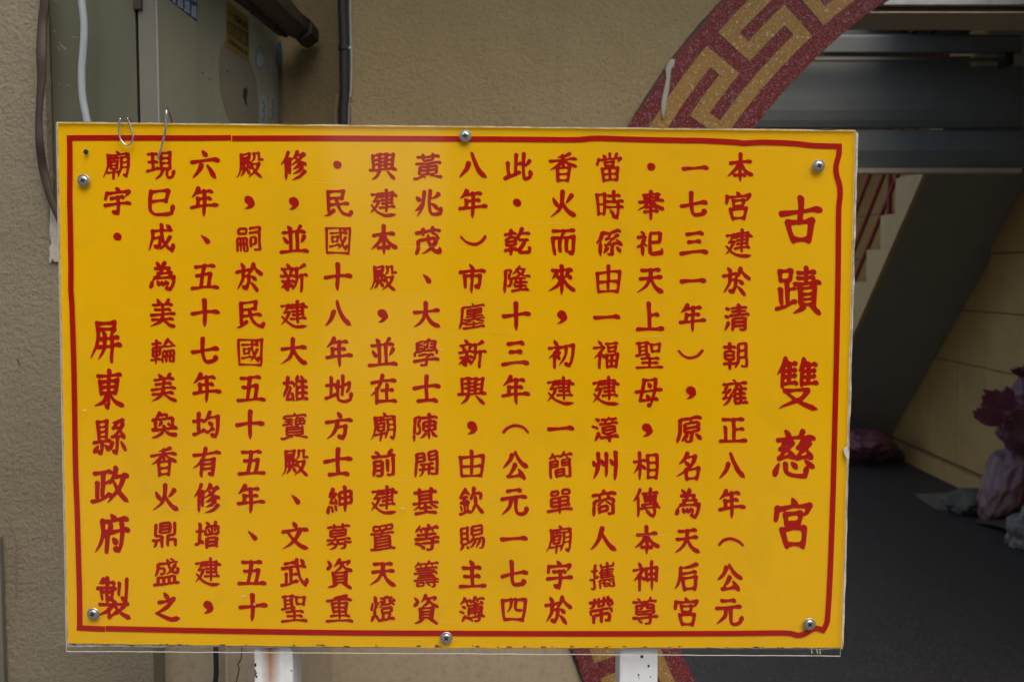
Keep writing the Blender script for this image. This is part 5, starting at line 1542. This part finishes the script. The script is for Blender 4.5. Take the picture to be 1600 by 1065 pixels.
# posts: square white tubes behind the board
for x0, x1, key, kind in ((397, 457.5, 'post_rusty', 'rusty'), (968, 1028, 'post_clean', 'clean')):
    yb = BOARD_Y + 0.011
    a, b = bp(x0, 1045, yb), bp(x1, 1045, yb)
    bm = boxm(a.x, b.x, yb, yb + 0.055, GROUND, 1.62)
    o = obj('post', bm, M[key], sign, bevel=0.003, label='white post with a rust run' if kind == 'rusty' else 'clean white post')
    top = bp((x0 + x1) / 2, 1024, yb)
    recentre(o, (top.x, yb, top.z))
    if kind == 'clean':
        c = bp(1003, 1025, yb)
        obj('bolt_hole', lathe_y(c.x, c.z, yb, [(0.0021, 0), (0.0019, 0.0003)], 10), M['recess'], sign)
    for k in range(7 if kind == 'rusty' else 4):
        rr = random.Random(k * 7 + x0)
        cx = rr.choice((x0 + rr.uniform(1, 6), x1 - rr.uniform(1, 5))) if kind == 'rusty' else rr.uniform(x0 + 5, x1 - 5)
        c = bp(cx, rr.uniform(1030, 1064), yb)
        s = rr.uniform(0.0005, 0.0016)
        pts = [(c.x + s * rr.uniform(0.6, 1.2) * math.cos(t), yb - 0.0003, c.z + s * 1.5 * rr.uniform(0.6, 1.2) * math.sin(t)) for t in [i * 0.9 for i in range(7)]]
        obj('paint_chip', prism(pts, (0, 0.0006, 0)), M['rusty'], sign)

# bent wires hooked over the top edge
wy = CF - 0.003
pts = [un(x, y, Y) for x, y, Y in ((196, 192, BOARD_Y + 0.02), (192.5, 186, BOARD_Y + 0.012), (188.5, 185, wy), (186.5, 192, wy), (185.8, 204, wy), (187, 214, wy), (191, 222, wy), (197.5, 226.8, wy), (204, 224.5, wy), (207.5, 218, wy), (207.5, 210, wy), (204.5, 199, wy), (201, 189, wy), (199.5, 184.5, wy), (203, 186, BOARD_Y + 0.012), (206, 194, BOARD_Y + 0.02))]
tag(obj('wire_loop', tube(catmull(pts, 8), 0.00105, 10), M['wire'], smooth=True), 'small closed wire loop hooked over the top edge of the sign', 'wire')
pts = [un(x, y, Y) for x, y, Y in ((272, 205, BOARD_Y + 0.03), (268.5, 189, BOARD_Y + 0.026), (264.5, 177, BOARD_Y + 0.02), (261.5, 170, BOARD_Y + 0.008), (260.3, 172, wy - 0.002), (259.6, 190, wy - 0.004), (258, 206, wy - 0.004), (254, 224, wy - 0.003), (249.5, 239, wy), (246, 249, wy + 0.001))]
tag(obj('bent_wire', tube(catmull(pts, 8), 0.0013, 10), M['wire'], smooth=True), 'open bent wire hanging over the sign, crossing the red border', 'wire')
# chip and dirt at the right edge of the cover, little scratches
c = bp(1323, 706, CF - 0.0004)
obj('edge_chip', prism([(c.x + u, c.y, c.z + v) for u, v in ((-0.004, 0.004), (0.001, 0.008), (0.002, -0.009), (-0.001, -0.006), (-0.003, -0.001))], (0, 0.0012, 0)), M['clear_edge'], sign)
for (x, y, dx, dy) in ((377, 932, 6, -3), (396, 942, 3, 3), (1003, 1018, 1, 1), (1268, 1012, 0.6, 8), (1276, 1014, 1.4, 6), (1281, 1014, 0.6, 7), (689, 546, 2.0, 0.8), (627, 793, 5, 1), (468, 664, 2, 2), (130, 640, 4, 1.4)):
    a, b = bp(x, y, CF - 0.0003), bp(x + dx, y + dy, CF - 0.0003)
    obj('scuff', tube([a, a.lerp(b, 0.5), b], 0.0006, 6), M['clear_edge'], sign)

# ------------------------------------------------------------------ inside the gate
# shutter housing
sh = thing('shutter_housing', 'blue grey metal shutter housing spanning the hall inside the gate', 'shutter', tuple(un(1450, 180, 6.2)))


def slab(px0, px1, py0, py1, Y, dep, mat, name, par=sh, bevel=0.0):
    a, b = un(px0, py1, Y), un(px1, py0, Y)
    return obj(name, boxm(a.x, b.x, Y, Y + dep, a.z, b.z), mat, par, bevel=bevel)


def sheet(prof, px0, px1, mat, name, par=sh, px1b=None):
    """a folded sheet running across: prof = (pixel y, depth)"""
    a_, b_ = [], []
    for py, Y in prof:
        z = un(px1, py, Y).z
        a_.append(Vector((un(px0, py, Y).x, Y, z)))
        b_.append(Vector((un(px1, py, Y).x, Y, z)))
    th = Vector((0, 0.012, 0.001))
    bm = bmesh.new()
    loop_a = [bm.verts.new(v) for v in a_] + [bm.verts.new(v + th) for v in a_[::-1]]
    loop_b = [bm.verts.new(v) for v in b_] + [bm.verts.new(v + th) for v in b_[::-1]]
    n = len(loop_a)
    for i in range(n):
        bm.faces.new((loop_a[i], loop_b[i], loop_b[(i + 1) % n], loop_a[(i + 1) % n]))
    return obj(name, bm, mat, par)


sheet([(54, 6.05), (58, 6.0), (81, 6.0), (84, 6.02)], 620, 1597, M['blue_metal'], 'upper_panel')
sheet([(88, 6.20), (97, 6.205), (115, 6.19), (135, 6.175), (155, 6.165), (172, 6.165), (188, 6.18), (199, 6.20), (201, 6.26)], 620, 1599, M['blue_metal'], 'main_panel')
sheet([(202.5, 6.22), (206, 6.17), (235, 6.15), (262, 6.18), (263, 6.5)], 620, 1597, M['blue_metal'], 'lower_panel')
slab(620, 1597, 262.5, 270, 6.12, 0.10, M['cream_strip'], 'bottom_rail')
a, b = un(620, 93.5, 5.93), un(1576, 93.5, 5.93)
obj('pull_rod', tube([(a.x, a.y, b.z), b], 0.011, 12), M['dim_rod'], sh, smooth=True)
slab(1571, 1585, 82, 102, 5.92, 0.1, M['black'], 'rod_bracket', bevel=0.006)
slab(620, 1640, 20, 53, 6.5, 0.05, M['void_shade'], 'gap_shade')  # dark sheet painted for the shade in the recess above the panels
for (xa, xb_) in ((700, 1424), (1434, 1455), (1459, 1700)):
    bm = bmesh.new()
    pts = []
    n = 12
    for i in range(n + 1):
        x = xa + (xb_ - xa) * i / n
        sag = 1 - abs(2 * i / n - 1) ** 3
        pts.append((x, 52 - 14 * sag ** 0.6))
    poly = [un(x, y, 6.35) for x, y in pts] + [un(xb_, 53, 6.35), un(xa, 53, 6.35)]
    obj('sagging_sheet', prism(poly[::1], (0, 0.01, 0)), M['blue_metal'], sh)
pts = catmull([un(x, y, 6.3) for x, y in ((1290, 32), (1340, 26), (1372, 27.5), (1398, 33), (1415, 41), (1425, 50))], 6)
obj('curved_trim', tube(pts, 0.011, 8, ry=0.006), M['cream_paint'], sh, smooth=True)
tp = thing('galvanised_beam', 'galvanised beam across the top right corner above the shutter housing', 'beam', tuple(un(1500, 10, 4.2)))
a, b = un(500, 15, 4.2), un(1900, -60, 4.2)
obj('beam_face', boxm(a.x, b.x, 4.2, 4.5, un(1500, 7, 4.2).z, b.z), M['silver'], tp)
obj('beam_lip', boxm(a.x, b.x, 4.23, 4.5, un(1500, 18, 4.2).z, un(1500, 7, 4.2).z - 0.002), M['rusty'], tp)
obj('beam_trim', boxm(a.x, b.x, 4.20, 4.5, un(1500, 20, 4.2).z, un(1500, 18.3, 4.2).z - 0.001), M['cream_strip'], tp)

# staircase rising towards the viewer along the right wall
XS0, XS1 = 2.65, 3.385
SL = 0.84


def soff(y):
    return 0.12 + (9.25 - y) * SL


stair = thing('staircase', 'cream staircase with grey underside and red railing inside the hall', 'staircase', (3.0, 9.5, GROUND))
yb_, yt = 9.25 + (0.12 - GROUND) / SL, 5.6
obj('soffit', prism([(XS0 + 0.031, yb_, GROUND), (XS1, yb_, GROUND), (XS1, yt, soff(yt)), (XS0 + 0.031, yt, soff(yt))], (0, 0.02, 0.024)), M['soffit'], stair)
NY, RS = 0.285, 0.2394
prof = []
y_, k = 7.92 + NY * 7, -7
y0 = 7.92
pts = [(XS0, yb_ + 0.3, GROUND)]
steps = []
for k in range(-6, 9):
    ya, za = y0 - k * NY, 1.42 + RS + k * RS          # step front edge (towards larger Y) and tread height
    if za < GROUND + 0.05:
        continue
    pts += [(XS0, ya, za - RS), (XS0, ya, za)]
    steps.append((ya, za))
pts += [(XS0, steps[-1][0] - NY, steps[-1][1]), (XS0, steps[-1][0] - NY, soff(steps[-1][0] - NY) - 0.002), (XS0, yb_, GROUND)]
clean = [p for i, p in enumerate(pts) if i == 0 or (Vector(p) - Vector(pts[i - 1])).length > 1e-4]
obj('stringer', prism(clean, (0.03, 0, 0)), M['cream_paint'], stair)
for ya, za in steps:
    obj('step', boxm(XS0 + 0.031, XS1, ya - NY, ya, max(GROUND + 0.002, soff(ya - NY) + 0.03), za - 0.001), M['cream_paint'], stair)
rail = []
XR = XS0 + 0.05
slope_pt = lambda y, up: Vector((XR, y, 1.42 + (y0 - y) * SL + up))
for up in (0.12, 0.36, 0.62, 0.90):
    obj('railing_bar', tube([slope_pt(9.6, up), slope_pt(5.8, up)], 0.017, 8), M['red_rail'], stair)
for yy in (8.45, 7.6, 6.75, 5.95):
    obj('railing_post', tube([slope_pt(yy, 0.0), slope_pt(yy, 0.92)], 0.02, 8), M['red_rail'], stair)

# hall walls
rw = thing('tiled_wall', 'ochre tiled side wall with a pilaster on the right inside the hall', 'wall', (3.39, 8, GROUND))
obj('wall_core', boxm(3.395, 3.6, 2.62, 11.0, GROUND, 2.95), M['grout'], rw)
rows = [(0.035, 0.81, 1.9, 0.0), (0.81, 1.21, 1.15, 0.09), (1.21, 1.62, 1.9, 0.5), (1.62, 2.03, 1.3, 0.2), (2.03, 2.45, 1.9, 0.9), (2.45, 2.94, 1.3, 0.1)]
for z0, z1, L, off in rows:
    y = 7.99 + 1.15 * 0 - 20 * L + off * 0 + (0 if abs(z0 - 0.81) < 0.01 else off)
    while y < 10.9:
        ya, yc = max(y, 7.43), min(y + L, 10.9)
        if yc - ya > 0.03:
            jj = 0.0008 * math.sin(y * 13 + z0 * 7)
            obj('tile', boxm(3.388 + jj, 3.394, ya + 0.004, yc - 0.004, z0 + 0.004, z1 - 0.004), M['tile'], rw)
        ya, yc = max(y, 2.7), min(y + L, 7.425)
        if yc - ya > 0.03:
            obj('tile', boxm(3.350 + 0.0006 * math.sin(y * 9), 3.394, ya + 0.004, yc - 0.004, z0 + 0.004 + 0.005, z1 - 0.004 + 0.005), M['tile'], rw)
        y += L
obj('skirting', boxm(3.335, 3.394, 2.7, 9.3, GROUND, 0.022), M['tile'], rw)
bw = thing('back_wall', 'pale back wall behind the red railing', 'wall', (1.5, 11, GROUND))
obj('wall_face', boxm(-0.6, 3.6, 11.0, 11.2, GROUND, 2.95), M['back_cream'], bw)
a, b = un(1290, 400, 10.9), un(1362, 262, 10.9)
obj('opening_shade', boxm(a.x, b.x, 10.93, 10.999, un(1362, 470, 10.9).z, un(1362, 270, 10.9).z), M['void_shade'], bw)  # dark panel painted as the shade of an opening

# ------------------------------------------------------------------ bags and boards on the hall floor


def blob_bag(name, c, size, mat, seed, rot=(0, 0, 0), neck=None, amp=0.16, fold=7, label=None, cat=None, group=None):
    """a soft, creased bag: body, and if neck is given a gathered neck with a flared crumpled mouth as a part"""
    root = thing(name, label, cat, tuple(c), group)
    bm = bmesh.new()
    bmesh.ops.create_icosphere(bm, subdivisions=5, radius=1.0)
    R_ = Matrix.Rotation(rot[2], 4, 'Z') @ Matrix.Rotation(rot[1], 4, 'Y') @ Matrix.Rotation(rot[0], 4, 'X')
    for v in bm.verts:
        n = v.co.normalized()
        az = math.atan2(n.y, n.x)
        f = 1 + amp * noise.noise(n * 1.7 + Vector((seed, 0, 0))) + amp * 0.55 * noise.noise(n * 4.1 + Vector((0, seed, 0)))
        f += amp * 0.5 * (abs(noise.noise(Vector((az * fold / 3, n.z * 1.4, seed)))) - 0.25) + 0.18 * amp * abs(noise.noise(n * 11 + Vector((seed, 3, 1))))
        p = Vector((n.x * size[0], n.y * size[1], n.z * size[2])) * f
        if neck and n.z > 0.45:
            k = (n.z - 0.45) / 0.55
            p.x *= 1 - 0.72 * k
            p.y *= 1 - 0.72 * k
            p.z += 0.12 * size[2] * k
        p = (R_ @ p)
        p += Vector(c)
        if p.z < GROUND + 0.004:
            p.z = GROUND + 0.004 + 0.02 * (p.z - GROUND) * 0
        v.co = p
    obj('bag_body', bm, mat, root, smooth=True)
    if neck:
        bm = bmesh.new()
        n1, n2 = 144, 16
        rows = []
        for j in range(n2 + 1):
            t = j / n2
            rad = size[0] * (0.20 + 0.85 * neck * t ** 0.9)
            hz = size[2] * (1.02 + neck * 0.95 * t - 0.15 * neck * t * t)
            row = []
            for i in range(n1):
                a = 2 * math.pi * i / n1
                wv = math.sin(a * 5 + seed) * 0.07 * t + math.sin(a * 17 + 3 * math.sin(a * 2 + seed)) * 0.07 * t + math.sin(a * 29 + seed) * 0.03 * t + noise.noise(Vector((math.cos(a) * 1.6, math.sin(a) * 1.6 + t, seed))) * 0.20 * t + noise.noise(Vector((math.cos(a) * 5, math.sin(a) * 5 + t * 2, seed))) * 0.09 * t
                sp_ = 0.30 * wv + 0.22 * t * noise.noise(Vector((math.cos(a) * 1.1, math.sin(a) * 1.1, seed + 5)))
                p = Vector((rad * (1 + sp_) * math.cos(a), rad * (1 + sp_) * math.sin(a), hz + size[2] * 1.0 * wv * neck))
                row.append(bm.verts.new((R_ @ p) + Vector(c)))
            rows.append(row)
        for a, b in zip(rows[:-1], rows[1:]):
            for i in range(n1):
                bm.faces.new((a[i], a[(i + 1) % n1], b[(i + 1) % n1], b[i]))
        bmesh.ops.solidify(bm, geom=bm.faces[:], thickness=0.002)
        obj('gathered_mouth', bm, M['pink_bag'] if neck > 0.3 else mat, root, smooth=True)
    return root


G1 = 'plastic bags heaped against the tiled wall'
blob_bag('plastic_bag', un(1572, 752, 6.75), (0.135, 0.16, 0.27), M['pale_pink_bag'], 3.0, (0.1, 0.42, 0.3), None, label='tall dull pink bag leaning up to the right in the heap', cat='bag', group=G1)
blob_bag('plastic_bag', un(1600, 672, 6.6), (0.15, 0.15, 0.19), M['purple_bag'], 9.0, (0.25, -1.0, 0.2), 0.80, label='pink bag whose wide ruffled mouth opens to the left over the tiled wall', cat='bag', group=G1)
blob_bag('plastic_bag', un(1608, 622, 6.8), (0.11, 0.12, 0.15), M['purple_bag'], 14.0, (0, -0.3, 0), 0.45, label='topmost bag of the heap with a small red knotted mouth', cat='bag', group=G1)
blob_bag('cloth_sack', un(1520, 783, 7.0), (0.19, 0.17, 0.085), M['green_sack'], 21.0, (0, -0.1, 0.2), None, 0.2, label='grey green sack lying flat at the left of the heap', cat='sack')
blob_bag('plastic_bag', un(1612, 838, 6.1), (0.13, 0.14, 0.17), M['clear_bag'], 27.0, (0, 0, 0), None, 0.24, 16, label='cloudy clear bag with reddish contents at the front of the heap', cat='bag', group=G1)
blob_bag('plastic_bag', un(1348, 694, 8.75), (0.26, 0.2, 0.13), M['purple_bag'], 33.0, (0, 0.1, 0), None, 0.25, label='dull purple bag on the floor under the staircase', cat='bag')
blob_bag('cloth_sack', un(1402, 709, 9.0), (0.15, 0.12, 0.05), M['green_sack'], 41.0, (0, 0, 0), None, 0.25, label='small dark sack on the floor beside the purple bag', cat='sack')
# warped board the heap rests on
bm = bmesh.new()
rows = []
for i in range(13):
    t = i / 12
    l = un(1462 + 110 * t, 793 + 38 * t + 5 * math.sin(t * 5), 7.1 - 0.75 * t)
    r = l + Vector((0.42, 0.42, 0.05))
    rows.append([bm.verts.new(l), bm.verts.new(l.lerp(r, 0.5) + Vector((0, 0, -0.02))), bm.verts.new(r)])
for a, b in zip(rows[:-1], rows[1:]):
    bm.faces.new((a[0], a[1], b[1], b[0]))
    bm.faces.new((a[1], a[2], b[2], b[1]))
bmesh.ops.solidify(bm, geom=bm.faces[:], thickness=0.014)
tag(obj('warped_board', bm, M['cardboard']), 'warped board under the heap of bags, its front corner raised off the floor', 'board')
P = [(1429, 771), (1491, 769), (1530, 800), (1464, 795)]
poly = []
for x, y in P:
    dr = un(x, y, 1.0) - Vector((0, 0, EYE))
    t = (GROUND + 0.006 - EYE) / dr.z
    poly.append(Vector((0, 0, EYE)) + dr * t)
tag(obj('floor_sheet', prism(poly, (0, 0, -0.004)), M['cardboard']), 'thin flat sheet lying on the floor left of the bags', 'sheet')

# ------------------------------------------------------------------ across the street, mirrored faintly in the clear cover
for x0, x1, y0, h, lab in ((-13.0, -3.0, -9.5, 7.0, 'drab street building facing the sign, left of the gap'), (-0.7, 14.0, -8.5, 7.5, 'drab street building facing the sign, right of the gap')):
    bld = thing('street_building', lab, 'building', ((x0 + x1) / 2, y0, GROUND))
    obj('wall', boxm(x0, x1, y0 - 5, y0, GROUND, h), M['facade'], bld)
    n = int((x1 - x0) / 2.4)
    for k in range(n):
        for z in (1.0, 4.2):
            xc = x0 + (k + 0.5) * (x1 - x0) / n
            obj('window', boxm(xc - 0.6, xc + 0.6, y0, y0 + 0.03, z, z + 1.4), M['window_dark'], bld)
